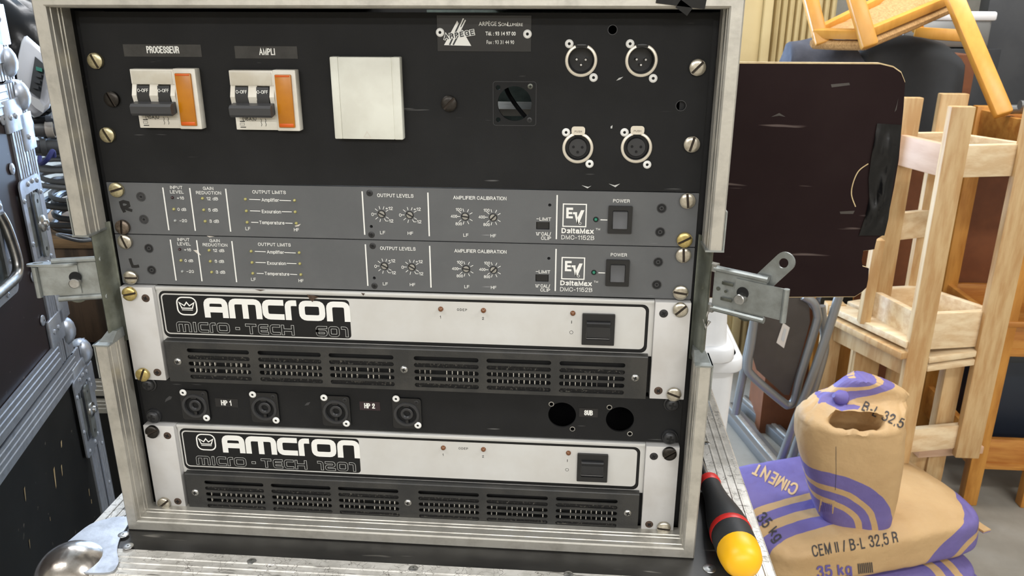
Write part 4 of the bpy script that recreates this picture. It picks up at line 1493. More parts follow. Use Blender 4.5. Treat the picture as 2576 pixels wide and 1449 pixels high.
# ---------------------------------------------------------------- speaker patch panel (1U)
zq = 2 * U
sp = thing('patch_bay', 'black speaker patch panel between the two silver amplifiers', 'rack panel', (0, 0, R0 + zq))
def q(px, py, y=0.0):
    x, z = pl(px, py, y)
    return x, z - zq
holes = []
big = [q(1414, 1044), q(1559.5, 1055.5)]
for x, z in big:
    holes.append(circ(x, z, .0121, 36))
small = [q(1387, 1016.5), q(1440, 1079), q(1533, 1024.5), q(1584.5, 1091)]
for x, z in small:
    holes.append(circ(x, z, .0017, 14))
plate('front_panel', [rrect(-.2413, .0004, .2413, U - .0004, .0006, 2)] + holes, 0, .002, 'panel_black', sp)
B().span((-.215, .09, 0), (.235, .092, U)).done('back_plate', 'hole_black', sp, smooth=False)
for x, z in small:
    b = B()
    b.loft([[(x + r * cos(a), y, z + r * sin(a)) for r, y in ((.0017, .0003), (.0017, -.0003), (.0024, -.0002), (.0024, .0003))] for a in [2 * pi * i / 18 for i in range(19)]], cap=False)
    b.done('bare_rim', 'steel', sp)
def speakon(px, py, rv):
    cx, cz = q(px, py, -.002)
    b = B()
    me = flat([rrect(cx - .0128, cz - .0148, cx + .0128, cz + .0148, .0024, 4), circ(cx - .0003, cz - .0008, .0098, 32)], .0024)
    me.transform(Matrix.Translation((0, -.0012, 0)) @ UP)
    b.add_mesh(me)
    o = b.done('speaker_socket', 'plastic_black', sp, angle=30)
    x, z = cx - .0003, cz - .0008
    b = B().lathe([(.0098, 0), (.0118, .0024), (.0114, .0034), (.0092, .0034), (.0088, .002), (.0087, -.012), (.0058, -.012), (.0058, .0018), (.0052, .0022), (.0036, .0022), (.0026, .001), (.0026, -.004), (0, -.004)], org=(x, 0, z), seg=30, cap=False)
    c = b.done('socket_collar', 'plastic_soft', o, angle=30)
    b = B().span((x - .0012, -.0026, z - .0092), (x + .0014, .004, z - .0056))
    b.span((x - .0025, -.003, z + .0074), (x + .0025, .004, z + .0092))
    b.done('key_lug', 'plastic_black', c)
    x2, z2 = cx + .0088, cz + .0112
    put('cross_screw', cross_mesh('black_screw', .0021, .0004), o, x2, z2, -.0024)
    for px2, py2 in rv:
        xx, zz = q(px2, py2, -.003)
        put('rivet', rivet_mesh(), o, xx, zz, -.0024)
speakon(491, 1019, ((460, 988), (519, 1052)))
speakon(666, 1025.5, ((635, 993), (694, 1058)))
speakon(845.5, 1034, ((814.5, 1001), (871, 1066)))
speakon(1024, 1040, ((996, 1003.5), (1051, 1070.5)))
M('tape_label', (28, 27, 28), .35)
M('tape_label_red', (44, 28, 34), .35)
for (x0, y0, x1, y1), s, (cx, cy, w, h), m in (((542, 1001, 599, 1025), 'HP 1', (569.5, 1013, 26, 13), 'tape_label'), ((905, 1009, 956, 1033), 'HP 2', (930, 1020.5, 27, 13), 'tape_label_red'), ((1457, 1026, 1504, 1050), 'SUB', (1480.5, 1038, 22, 13), 'tape_label')):
    a = q(x0, (y0 + y1) / 2); c = q(x1, (y0 + y1) / 2)
    zm = (a[1] + c[1]) / 2
    o = B().span((a[0], -.0003, zm - .0042), (c[0], 0, zm + .0042)).done('label_tape', m, sp, smooth=False)
    p = Print(-.0004); p.dz = zq
    p.px(s, cx, cy, w, h, bw=.19, gap=.34)
    p.done('lettering', 'print_white', o)
for x, zz, big_ in ((-.23255, .0381, 0), (-.23255, .00635, 1), (.23255, .0381, 0), (.23255, .00635, 1)):
    o = put('rack_screw', cross_mesh('black_screw', .0060, .0034), sp, x, zz, -.0012 if not big_ else -.0022, .2)
    b = B().lathe([(.0072, 0), (.0072, .001), (.0066, .0014 + .0009 * big_)], org=(x, 0, zz), seg=24)
    b.done('washer', 'black_screw', sp)
p = Print(-.0001)
for pts in (((415, 1012), (417, 1004), (426, 996), (433, 998), (430, 1004), (421, 1008)), ((766, 1020), (772, 1013), (781, 1011), (776, 1019))):
    p.poly([q(*c) for c in pts])
p.done('paint_chips', 'plastic_grey', sp)

# ================================================================== screwdriver on the lower case
sd = thing('screwdriver', 'black screwdriver handle with red rings and yellow end beside the rack', 'screwdriver', (0, 0, 0))
A0 = Vector((.2855, .079, BT + .0105)); A1 = Vector((.2935, -.064, BT + .0195))
axd = (A1 - A0).normalized(); LN = (A1 - A0).length
def seg(name, mat, pr, sgm=28):
    return B().lathe([(r, h * LN) for r, h in pr], org=A0, axis=axd, seg=sgm).done(name, mat, sd, angle=45)
seg('shaft', 'steel', [(.003, -1.0), (.003, .0)])
seg('collar_ring', 'tool_red', [(.0080, 0), (.0104, .01), (.0108, .05), (.0100, .075)])
seg('grip', 'tool_black', [(.0098, .07), (.0104, .16), (.0120, .28), (.0150, .40), (.0172, .50), (.0180, .57), (.0180, .62)])
seg('grip_ring', 'tool_red', [(.0182, .615), (.0186, .625), (.0186, .655), (.0182, .665)])
seg('grip_end', 'tool_black', [(.0180, .66), (.0182, .72), (.0181, .82)])
seg('end_cap', 'tool_yellow', [(.0181, .80), (.0180, .86), (.0166, .93), (.0130, .975), (.007, 1.0)])

# ================================================================== stacked flight cases on the left
TH = radians(16.13)
LP = Vector((-.615, .445, 0))
LN_ = Vector((cos(TH), sin(TH), 0)); LS = Vector((-sin(TH), cos(TH), 0))
def onl(px, py, xl=0.0):
    r = ray(px, py)
    k = (LN_.dot(LP - CAM) + xl) / LN_.dot(r)
    p = CAM + r * k
    return LS.dot(p - LP), p.z
def vprof(w, th=.003, ridges=(.3, .55, .8), rh=.0009):
    pr = [(0, 0), (0, th)]
    for f in ridges:
        y = f * w
        pr += [(y - .0022, th), (y - .001, th + rh), (y + .001, th + rh), (y + .0022, th)]
    pr += [(w, th), (w, 0)]
    return pr
def strip_v(b, y0, y1, z0, z1, x=0.0):       # vertical ridged strip on the face x
    pr = vprof(y1 - y0)
    b.loft([[(x + h, y0 + y, z0) for y, h in pr], [(x + h, y0 + y, z1) for y, h in pr]])
def strip_h(b, z0, z1, y0, y1, x=0.0):
    pr = vprof(z1 - z0)
    b.loft([[(x + h, y0, z0 + z) for z, h in pr], [(x + h, y1, z0 + z) for z, h in pr]])
RV = None
def xriv(parent, x, y, z, r=.0048):
    return link('rivet', dome('alu_daylight_tint', r, .0022), parent, (x, y, z), (0, pi / 2, 0))
def case_latch(t, y, z, w=.074, h=.132):
    me = flat([rrect(-w / 2, -h / 2, w / 2, h / 2, .009, 4), rrect(-w / 2 + .012, -h / 2 + .022, w / 2 - .012, h / 2 - .02, .004, 3)], .0024)
    m = Matrix.Translation((.0052, y, z)) @ Matrix.Rotation(pi / 2, 4, 'Z') @ UP
    me.transform(m)
    me.materials.clear(); me.materials.append(MATS['alu_daylight_tint'])
    o = link('butterfly_latch', me, t)
    B().span((.0005, y - w / 2 + .01, z - h / 2 + .02), (.0020, y + w / 2 - .01, z + h / 2 - .018)).done('latch_dish', 'zinc_dark', o, smooth=False)
    B().span((.0020, y - .022, z - .028), (.0045, y - .008, z + .028)).done('latch_hook', 'zinc', o)
    me = flat([rrect(-.0095, -.046, .0095, .046, .0094, 6), circ(0, .034, .003, 12), circ(0, -.034, .003, 12)], .003)
    me.transform(Matrix.Translation((.0085, y + .004, z - .002)) @ Matrix.Rotation(pi / 2, 4, 'Z') @ UP)
    me.materials.clear(); me.materials.append(MATS['zinc'])
    link('turn_wing', me, o)
    B().lathe([(.012, 0), (.0115, .003), (.006, .0045), (.005, .008), (.003, .009)], org=(.009, y + .006, z), axis=(1, 0, 0), seg=20).done('turn_hub', 'steel', o)
    for dy, dz in ((-.43, .3), (-.43, -.15), (.43, .3), (.43, -.1), (-.3, -.44), (.1, -.44), (.32, -.40), (-.1, .44), (.12, .45), (.36, .43)):
        xriv(o, .0062, y + dy * w, z + dz * h, .0036)
    return o
def ball(t, y, z, up, xw=0.0, mat='alu_daylight_tint'):
    b = B()
    rings = []
    R_ = .023
    for i in range(9):
        a = pi * i / 8
        rings.append([(xw - .004 + R_ * .75 * sin(a) * cos(k), y - .004 + R_ * sin(a) * sin(k), z + R_ * cos(a)) for k in [2 * pi * j / 20 for j in range(20)]])
    b.loft(rings)
    o = b.done('ball_corner', mat, t, angle=60)
    fz = .036 * up
    for y0, y1, z0, z1 in ((-.075, -.018, 0, 1.15), (-.03, .012, .6, 2.0)):
        B().span((xw, y + y0, z + fz * z0), (xw + .0052, y + y1, z + fz * z1), bev=.001).done('corner_flange', mat, o)
    for dy, dz in ((-.062, .6), (-.044, .6), (-.012, 1.5)):
        xriv(o, xw + .0052, y + dy, z + fz * dz, .004)
def left_case(label, z0, z1, ys, mat, latch_at, balls, handle=False, hband=(1, 1)):
    t = thing('flight_case', label, 'flight case', LP + LS * ys, TH, 'flight cases stacked at the left')
    B().span((-.42, -.62, z0 + .004), (0, -.002, z1 - .004)).done('body', mat, t, smooth=False)
    b = B(); strip_v(b, -.067, -.035, z0, z1); b.done('body_edging', 'alu_daylight_tint', t, angle=25)
    b = B(); strip_v(b, -.031, .001, z0, z1); b.done('lid_edging', 'alu_daylight_tint', t, angle=25)
    B().span((.0002, -.035, z0), (.0014, -.031, z1)).done('joint_gap', 'hole_black', t, smooth=False)
    if hband[0]:
        b = B(); strip_h(b, z0, z0 + .036, -.62, -.06, .001); b.done('bottom_edging', 'alu_daylight_tint', t, angle=25)
    if hband[1]:
        b = B(); strip_h(b, z1 - .036, z1, -.62, -.06, .001); b.done('top_edging', 'alu_daylight_tint', t, angle=25)
    for y, z in latch_at:
        case_latch(t, y, z)
    for y, z, up in balls:
        ball(t, y, z, up)
    for zz in [z0 + .09 + .075 * i for i in range(int((z1 - z0 - .12) / .075))]:
        if not any(abs(zz - lz) < .08 for _, lz in latch_at):
            xriv(t, .0034, -.012, zz, .0034)
    return t
midc = left_case('dark brown flight case with a recessed bar handle, above the black one at left', .972, 1.372, 0, 'case_brown', [(-.05, 1.182)], [(-.004, 1.006, 1), (-.006, 1.352, -1)])
lowc = left_case('tall black flight case at the lower left with one latch, under the brown case', .02, .968, .056, 'case_black', [(-.056, .866)], [(-.006, .948, -1)], hband=(1, 1))
topc = left_case('brown flight case cut off by the upper left corner of the picture', 1.376, 1.80, -.022, 'case_brown', [], [(-.006, 1.398, 1)])
# panel rivets on the brown case
for px, py in ((8, 300), (32, 425), (85, 695), (109, 806)):
    y, z = onl(px, py, .002)
    xriv(midc, .001, y, z, .0078)
# bar handle
hd = flat([rrect(-.07, -.062, .07, .062, .012, 4), rrect(-.05, -.04, .05, .04, .006, 3)], .003)
hd.transform(Matrix.Translation((.003, -.217, 1.182)) @ Matrix.Rotation(pi / 2, 4, 'Z') @ UP)
hd.materials.clear(); hd.materials.append(MATS['alu_daylight_tint'])
ho = link('recessed_handle', hd, midc)
B().span((.0004, -.275, 1.13), (.0016, -.16, 1.235)).done('handle_dish', 'zinc_dark', ho, smooth=False)
B().tube(smooth_path([(.006, -.165, 1.225), (.010, -.162, 1.205), (.014, -.162, 1.165), (.014, -.172, 1.148), (.014, -.20, 1.145), (.014, -.27, 1.145)], 4), .0068, 10).done('handle_bar', 'steel', ho)
for dy, dz in ((.062, .05), (.062, .02), (.062, -.02), (.06, -.05), (.03, -.055)):
    xriv(ho, .0045, -.217 + dy, 1.182 + dz, .004)
# white scuffs on the black case
p = Print(0)
sc_b = B()
for px, py, l, w_ in ((137, 1205, .03, .004), (62, 1245, .018, .003), (154, 1118, .009, .005), (224, 1240, .012, .002), (230, 1262, .007, .002), (155, 1185, .016, .003), (74, 1370, .012, .002), (126, 1306, .006, .0015)):
    y, z = onl(px, py, .0006)
    y -= .056
    a = .5 if l > .01 else .1
    sc_b.face([(.0006, y - w_ * .5, z - l / 2), (.0006, y + w_ * .3, z - l * .4), (.0006, y + w_ + l * a * .3, z + l / 2), (.0006, y + l * a * .2, z + l * .45)])
sc_b.done('paint_scuffs', 'ply_core', lowc, smooth=False)['kind'] = 'stuff'

# ---------------------------------------------------------------- things behind, between the left cases and the rack
bx = thing('flight_case', 'dark flight case with two aluminium bands, behind the gap at left', 'flight case', (-1.02, .78, 0), .05)
B().span((-.05, 0, .02), (.62, .5, .80)).done('body', 'case_black', bx, smooth=False)
for z0, z1 in ((.672, .705), (.712, .75)):
    b = B(); pr = vprof(z1 - z0)
    b.loft([[(-.05, -h, z0 + z) for z, h in pr], [(.62, -h, z0 + z) for z, h in pr]])
    b.done('edging', 'alu', bx, angle=25)
wb = thing('wooden_box', 'weathered dark brown plywood box under the heap of cables', 'box', (-1.02, .84, .803), .05)
B().span((-.05, 0, 0), (.55, .42, .215), bev=.002).done('body', 'wood_dark', wb)
B().span((-.055, -.004, .206), (.555, .424, .225), bev=.002).done('lid', 'wood_lid', wb)
WZ = .803 + .226
# coiled cables
def coil(cx, cy, cz, R_, n, r, mat, seed, tilt=0.0, flatten=.75):
    rn = random.Random(seed)
    pts = []
    turns = n
    for i in range(turns * 22):
        a = 2 * pi * i / 22
        rr = R_ * (1 + .10 * sin(a * 3 + seed) + .13 * sin(a * .37 + seed * 2) + rn.uniform(-.03, .03))
        pts.append((cx + rr * cos(a), cy + rr * flatten * sin(a), cz + r + (i / 22) * r * 1.9 + rn.uniform(-.003, .003) + .012 * sin(a * .61 + seed) + tilt * rr * cos(a)))
    b = B().tube(smooth_path(pts, 2), r, 7)
    return b.done('cable_coil', mat)
cl = []
spots = [(-.80, 1.00, WZ, .185, 6, .0062, 'cable_black', 1, 'thick black cable coil lying lowest in the heap at left'),
         (-.79, .98, WZ + .075, .17, 5, .0052, 'cable_grey', 2, 'grey cable coil lying on the thick black coil at left'),
         (-.81, 1.0, WZ + .13, .165, 6, .0045, 'cable_black', 5, 'thin black cable coil in the middle of the heap at left'),
         (-.78, 1.0, WZ + .19, .155, 5, .005, 'cable_black', 9, 'topmost loose black cable coil under the grey pipes')]
for x, y, z, R_, n, r, m, sd_, lab in spots:
    o = coil(x, y, z, R_, n, r, m, sd_, tilt=.05 if sd_ > 2 else 0)
    tag(o, lab, 'cable', 'cables heaped at the left')
# black and grey connector tubes lying across the heap
for i, (pa, pb, r, m, lab) in enumerate((((85, 328), (200, 322), .012, 'tube_grey', 'grey plastic pipe with a pale sleeve on top of the cables'),
                                        ((85, 305), (200, 300), .008, 'cable_black', 'black rod lying just above the grey pipe'),
                                        ((80, 370), (165, 368), .012, 'cable_grey', 'dark grey tube end below the grey pipe'))):
    a = atd(*pa, 1.44); c = atd(*pb, 1.46)
    t = thing('pipe', lab, 'pipe', (0, 0, 0), group='tubes on the cable heap')
    B().tube([a, a.lerp(c, .5), c], r, 12).done('shaft', m, t)
    k = a.lerp(c, .28); k2 = a.lerp(c, .45)
    B().tube([k, k2], r * 1.25, 12).done('sleeve', 'sticker' if i == 0 else 'cable_grey', t)
tie = B().tube(smooth_path([atd(100, 395, 1.40), atd(102, 412, 1.39), atd(118, 402, 1.385), atd(132, 380, 1.39), atd(136, 394, 1.40)], 5), .004, 8).done('cable_tie', 'tie_blue')
tag(tie, 'blue fabric cable tie among the black cables', 'cable tie')
cb = B().tube(smooth_path([atd(70, 290, 1.40), atd(80, 330, 1.37), atd(76, 420, 1.36), atd(72, 500, 1.36)], 6), .0045, 8).done('hanging_cable', 'cable_grey')
tag(cb, 'grey cable hanging down beside the brown case latch', 'cable')
cb2 = B().tube(smooth_path([Vector((-.80, .90, WZ + .003)), Vector((-.76, .86, WZ + .003)), Vector((-.74, .83, WZ - .004)), atd(150, 590, 1.38), atd(200, 606, 1.36), atd(250, 600, 1.40)], 6), .003, 8).done('loose_cable', 'cable_grey')
tag(cb2, 'thin grey cable drooping below the heap towards the rack', 'cable')
# white appliance with a control panel
ap = thing('appliance', 'white plastic appliance with a dark button panel above the cables', 'appliance')
def ring_px(pts, t, dz=0):
    return [atd(x, y, t) for x, y in pts]
sil = [(61, 92), (68, 90), (100, 118), (114, 134), (122, 158), (128, 205), (133, 245), (124, 272), (100, 292), (86, 296), (74, 288), (60, 262), (46, 225), (42, 185), (46, 140), (54, 105)]
cxm = sum(a for a, _ in sil) / len(sil); cym = sum(b_ for _, b_ in sil) / len(sil)
sh = lambda k: [(cxm + (a - cxm) * k, cym + (b_ - cym) * k) for a, b_ in sil]
b = B().loft([ring_px(sh(.86), 1.395), ring_px(sh(.95), 1.40), ring_px(sh(1), 1.415), ring_px(sh(1), 1.50), ring_px(sh(.8), 1.56)])
b.done('housing', 'appliance_white', ap, angle=50)
def slab(pts, t0, t1, name, mat, par):
    return B().loft([[atd(x, y, t0) for x, y in pts], [atd(x, y, t1) for x, y in pts]]).done(name, mat, par, smooth=False)
pn = slab([(88, 142), (114, 164), (101, 249), (74, 229)], 1.389, 1.398, 'control_panel', 'appliance_panel', ap)
for (x, y), m in zip(((98, 173), (96, 188), (93, 203), (89, 217)), ('button_green', 'appliance_panel', 'appliance_panel', 'appliance_panel')):
    slab([(x - 8, y - 6), (x + 8, y - 1), (x + 8, y + 8), (x - 7, y + 4)], 1.383, 1.3895, 'push_button', m, pn)
slab([(60, 232), (98, 250), (112, 272), (108, 284), (90, 272), (66, 248)], 1.39, 1.41, 'lower_lip', 'bin_white', ap)
B().tube(smooth_path([atd(120, 205, 1.45), atd(130, 215, 1.43), atd(140, 245, 1.42), atd(146, 270, 1.42), atd(140, 300, 1.42)], 5), .008, 8).done('hose', 'appliance_white', ap)
# black bag behind
bg = B()
c0 = atd(5, 120, 1.62)
rings = []
for i in range(9):
    a = pi * i / 8
    rings.append([(c0.x + .13 * sin(a) * cos(k), c0.y + .11 * sin(a) * sin(k), c0.z - .02 + .14 * cos(a) + .008 * sin(5 * k)) for k in [2 * pi * j / 24 for j in range(24)]])
bg.loft(rings)
tag(bg.done('bin_bag', 'tape_black', angle=60), 'shiny black plastic bag behind the upper left cases', 'bag')
# ================================================================== dark plywood board beside the rack
YB = .45
bd_px = [(1560, 155), (2215, 158), (2248, 166), (2268, 180), (2278, 205), (2274, 270), (2268, 330), (2262, 400), (2250, 470), (2240, 520), (2228, 575), (2222, 592), (2206, 602), (2202, 618), (2200, 628), (2172, 632), (2168, 655), (2170, 672), (2186, 677), (2184, 705), (2180, 725), (2166, 738), (2150, 748), (1560, 752)]
BD = [(at(x, y, YB).x, at(x, y, YB).z) for x, y in bd_px]
bo = thing('plywood_board', 'dark brown coated plywood board with a chipped edge, right of the rack', 'board')
plate('core', [BD], YB + .0012, YB + .012, 'ply_core', bo)
mx = sum(a for a, _ in BD) / len(BD); mz = sum(b_ for _, b_ in BD) / len(BD)
ins = [(mx + (a - mx) * .992, mz + (b_ - mz) * .990) for a, b_ in BD]
plate('coating', [ins], YB, YB + .0013, 'ply_dark', bo)
plate('coating', [ins], YB + .0118, YB + .013, 'ply_dark', bo)
# black tape strip, wrinkled, half peeled off the edge
tb = B()
tL = [(2206, 310), (2190, 400), (2184, 450), (2186, 500), (2176, 545), (2160, 592)]
tR = [(2268, 314), (2258, 400), (2247, 455), (2240, 505), (2234, 550), (2224, 592)]
NY, NX = 26, 9
grid = []
for i in range(NY):
    f = i / (NY - 1) * (len(tL) - 1)
    k = min(int(f), len(tL) - 2); fr = f - k
    row = []
    for j in range(NX):
        g = j / (NX - 1)
        lx_ = tL[k][0] + (tL[k + 1][0] - tL[k][0]) * fr; ly_ = tL[k][1] + (tL[k + 1][1] - tL[k][1]) * fr
        rx_ = tR[k][0] + (tR[k + 1][0] - tR[k][0]) * fr; ry_ = tR[k][1] + (tR[k + 1][1] - tR[k][1]) * fr
        w_ = at(lx_ + (rx_ - lx_) * g, ly_ + (ry_ - ly_) * g, YB)
        dep = .0012 + .012 * max(0, noise.noise((g * 3.5 + i * .05, i * .16, 3))) + .007 * max(0, sin(g * 8 + i * .25)) ** 4
        dep = .0012 + (dep - .0012) * sin(pi * min(1, max(0, g * .96 + .02))) * min(1, i / 3, (NY - 1 - i) / 3)
        row.append((w_.x, YB - dep, w_.z))
    grid.append(row)
tb.loft(grid, closed=False)
tb.done('tape_strip', 'tape_black', bo, angle=180)
tk = B().tube(smooth_path([at(2184, 412, YB), at(2160, 430, YB), at(2146, 460, YB), at(2142, 490, YB), at(2152, 520, YB)], 6), .0008, 6)
tk.done('cracked_line', 'ply_core', bo)
p = Print(YB - .0003)
for pts in (((2090, 212), (2136, 208), (2138, 214), (2092, 220)), ((1940, 294), (1960, 284), (1976, 294), (1960, 291)), ((2112, 532), (2150, 530), (2146, 538), (2114, 538)), ((2250, 282), (2256, 262), (2260, 246), (2255, 276))):
    p.poly([(at(x, y, YB).x, at(x, y, YB).z) for x, y in reversed(pts)])
p.done('pale_scuffs', 'seat_brown', bo)
# the post that carries it
B().span((.205, YB + .014, BT), (.245, YB + .05, 1.36), bev=.002).done('support_batten', 'ply_core', bo)

# ================================================================== helpers for the furniture at right
def bar(b, a, c, w, d, up=(0, 0, 1), bev=.002):
    a, c = Vector(a), Vector(c)
    ax = (c - a); L = ax.length; ax.normalize()
    u = Vector(up)
    s = ax.cross(u)
    if s.length < 1e-3:
        s = ax.cross(Vector((0, 1, 0)))
    s.normalize()
    n = s.cross(ax)
    R_ = Matrix((s, n, ax)).transposed()
    return b.box((a + c) / 2, (w, d, L), rot=R_, bev=bev)
def part_bar(name, mat, par, a, c, w, d, up=(0, 0, 1), bev=.003):
    return bar(B(), a, c, w, d, up, bev).done(name, mat, par)

# white plastic bins
def bin_(label, x0, x1, y0, y1, z0, z1, rim, flip=False):
    t = thing('plastic_bin', label, 'bin', (x0, y0, z0), group='white plastic bins')
    w, d, h = x1 - x0, y1 - y0, z1 - z0
    b = B()
    k = .012
    lo, hi = (k, 0) if not flip else (0, k)
    def rg(ins, z): return [(x, y, z) for x, y in rrect(ins, ins, w - ins, d - ins, .03, 5)]
    b.loft([rg(lo, 0), rg(hi, h)])
    b.done('tub', 'bin_white', t, angle=50)
    b = B()
    zr = h if not flip else .03
    pf = [(-.002, -.034), (-.012, -.034), (-.014, -.030), (-.013, -.006), (-.009, -.001), (-.003, .0), (.012, .0), (.016, -.004), (.04, -.004)]
    rr = []
    for ins, dz in pf:
        rr.append([(x, y, zr + dz) for x, y in rrect(ins, ins, w - ins, d - ins, .034, 5)])
    b.loft(rr)
    b.done('lid', 'bin_white', t, angle=60)
bin_('lower white plastic bin with a rimmed lid behind the rack', .16, .508, 1.0, 1.45, 0, .752, 1)
bin_('upper white plastic bin stacked on the lidded one, half hidden by the clip', .15, .482, .97, 1.38, .758, .96, 1, True)

# folding chair
fc = thing('folding_chair', 'folded metal chair with grey tubes and dark backrest behind the bins', 'chair')
yc = 1.55
A = lambda px, py, y=yc: at(px, py, y)
fr = smooth_path([A(1905, 740), A(1890, 860), A(1881, 915), A(1892, 945), A(1970, 1012), A(1985, 1018), A(1999, 1006), A(2012, 950), A(2052, 820), A(2056, 790), A(2046, 762), A(2020, 745)], 6)
B().tube(fr, .0125, 10).done('back_frame', 'tube_grey', fc)
B().loft([[A(x, y, yy) for x, y in ((1912, 735), (1894, 900), (1903, 930), (1972, 993), (1985, 994), (2000, 950), (2038, 810), (2036, 770), (2015, 745))] for yy in (yc + .006, yc + .014)]).done('backrest', 'seat_brown', fc, smooth=False)
B().loft([[A(x, y, yy) for x, y in ((1970, 812), (1987, 824), (1972, 876), (1953, 862))] for yy in (yc + .003, yc + .006)]).done('sticker', 'sticker', fc, smooth=False)
B().loft([[A(x, y, yy) for x, y in ((1973, 825), (1979, 829), (1972, 860), (1965, 855))] for yy in (yc + .002, yc + .003)]).done('sticker_print', 'print_dim', fc, smooth=False)
for pts, yy in ((((2112, 740), (2060, 900), (1960, 1170), (1945, 1215)), 1.52), (((2066, 770), (2075, 860), (2062, 930), (1990, 1160), (1975, 1205)), 1.60), (((1903, 780), (1884, 870), (1856, 1010), (1850, 1040)), 1.62), (((2030, 745), (2062, 790), (2074, 840)), 1.60)):
    B().tube(smooth_path([at(x, y, yy) for x, y in pts], 5), .0125, 10).done('leg', 'tube_grey', fc)
B().tube([A(1895, 700), A(1880, 760), A(1868, 800)], .011, 10).done('brace', 'tube_grey', fc)
# aluminium rails on the floor
for (x0, y0), (x1, y1), w_, lab in (((1852, 1045), (1962, 1178), .06, 'nearer aluminium rail lying on the floor by the chair feet'), ((1898, 1030), (2062, 1178), .05, 'farther aluminium rail lying on the floor by the chair feet')):
    a = atz(x0, y0, .03); c = atz(x1, y1, .03)
    a = a + (a - c) * .25
    t = thing('metal_rail', lab, 'rail', group='rails on the floor')
    bar(B(), Vector((a.x, a.y, .02)), Vector((c.x, c.y, .02)), w_, .036, bev=.004).done('profile', 'tube_grey', t)
    bar(B(), Vector((a.x, a.y, .039)), Vector((c.x, c.y, .039)), w_ * .3, .008, bev=.002).done('rib', 'alu', t)

# boards leaning behind the chair
for i, (pa, pb, w_, m, lab) in enumerate((((2064, 700), (2040, 1120), .05, 'pine_orange', 'orange wooden slat upright behind the folding chair'),
                                        ((2092, 700), (2075, 1120), .035, 'tube_grey', 'grey metal upright between the wooden slats'),
                                        ((2118, 640), (2104, 1120), .05, 'pine_orange', 'orange wooden slat nearest the pale stool'))):
    a = at(*pa, 1.98); c = at(*pb, 1.98)
    o = bar(B(), Vector((a.x, a.y, .9)), Vector((c.x, c.y, 0.0)), w_, .03, up=(0, 1, 0)).done('upright_slat', m)
    tag(o, lab, 'slat', 'uprights behind the chair')
o = thing('black_stand', 'black metal stand with bright joints behind the folding chair', 'stand', (1.0, 1.89, 0))
B().tube([(0, 0, 0), (.0, 0, .78)], .03, 10).done('post', 'plastic_black', o)
B().tube([(-.09, 0, .70), (.05, 0, .62)], .012, 8).done('cross_bar', 'steel', o)
B().tube([(-.12, 0, .58), (.05, 0, .5)], .014, 8).done('cross_bar', 'steel', o)
B().lathe([(.05, 0), (.05, .05)], org=(-.03, -.04, .6), axis=(0, -1, 0), seg=14).done('clamp', 'plastic_black', o)

# pale pine stand with four posts
ps = thing('pine_stand', 'tall pale pine stand with four posts and two box frames', 'wooden stand')
PF, PR_, PL_, PB = Vector((1.083, 1.455, 0)), Vector((1.29, 1.50, 0)), Vector((1.03, 1.655, 0)), Vector((1.175, 1.72, 0))
ZBs, ZTs = .245, 1.24
for P_, w_, zt in ((PF, .058, ZTs), (PR_, .066, 1.25), (PL_, .075, 1.24), (PB, .075, 1.245)):
    part_bar('post', 'pine', ps, (P_.x, P_.y, ZBs), (P_.x, P_.y, zt), .026 if False else w_, .026, up=(0, 1, 0))
def tier(z0, z1, tagm):
    zc = (z0 + z1) / 2
    off = Vector((0, .02, 0))
    for a, c, m in ((PF, PR_, 'pine_pale'), (PF, PL_, 'pine_pink' if tagm else 'pine_pale'), (PL_, PB, 'pine_pale'), (PR_, PB, 'pine_pale')):
        a2 = a + off; c2 = c + off * (1 if c in (PR_,) else -.5)
        part_bar('rail', m, ps, (a2.x, a2.y, zc), (c2.x, c2.y, zc), .02, z1 - z0)
tier(1.06, 1.142, True)
tier(.585, .690, False)
b = B().loft([[(P_.x, P_.y + .01, z) for P_ in (PF, PR_, PB, PL_)] for z in (.60, .612)])
b.done('shelf_bottom', 'pine_pale', ps, smooth=False)
part_bar('rail', 'pine_pale', ps, (PF.x, PF.y + .02, .30), (PR_.x, PR_.y + .02, .305), .02, .075)
part_bar('rail', 'pine_pale', ps, (PL_.x, PL_.y, .88), (PB.x, PB.y, .88), .02, .08)
for zc in (.56, .535):
    part_bar('ledge', 'pine_pale', ps, (PF.x + .03, PF.y + .025, zc), (PR_.x - .02, PR_.y + .02, zc + .01), .05, .018)
o = bar(B(), (1.16, 1.58, .232), (1.36, 1.62, .232), .12, .024).done('plank', 'pine_pink')
tag(o, 'pinkish wooden plank under the foot of the tall pine stand', 'plank')
blk = bar(B(), (1.18, 1.59, 0), (1.18, 1.59, .22), .10, .08, up=(0, 1, 0)).done('wood_block', 'pine')
tag(blk, 'pine block standing on the floor under the pinkish plank', 'block')
# pine stool beside it
st = thing('pine_stool', 'low pale pine stool with a slatted seat, left of the tall stand', 'stool')
sF, sB = Vector((1.075, 1.46, 0)), Vector((.945, 1.735, 0))
side = Vector((.26, .12, 0))
for k, (z, ov) in enumerate(((.607, 0), (.578, .012))):
    part_bar('seat_slat', 'pine_pale' if k == 0 else 'pine', st, (sF.x - ov, sF.y - ov, z), (sB.x - ov, sB.y, z), .06, .02)
part_bar('seat_slat', 'pine_pale', st, (sF.x + .07, sF.y + .05, .607), (sB.x + .07, sB.y + .04, .607), .06, .02)
part_bar('apron', 'pine', st, (sF.x, sF.y + .015, .535), (sB.x, sB.y, .535), .02, .06)
for P_, w_ in ((sF + Vector((.03, .15, 0)), .045), (sB, .055), (sB + Vector((.12, .06, 0)), .05), (sF + Vector((.16, .10, 0)), .05)):
    part_bar('leg', 'pine', st, (P_.x, P_.y, 0), (P_.x, P_.y, .57 if P_ is not sB else .62), w_, .04, up=(0, 1, 0))
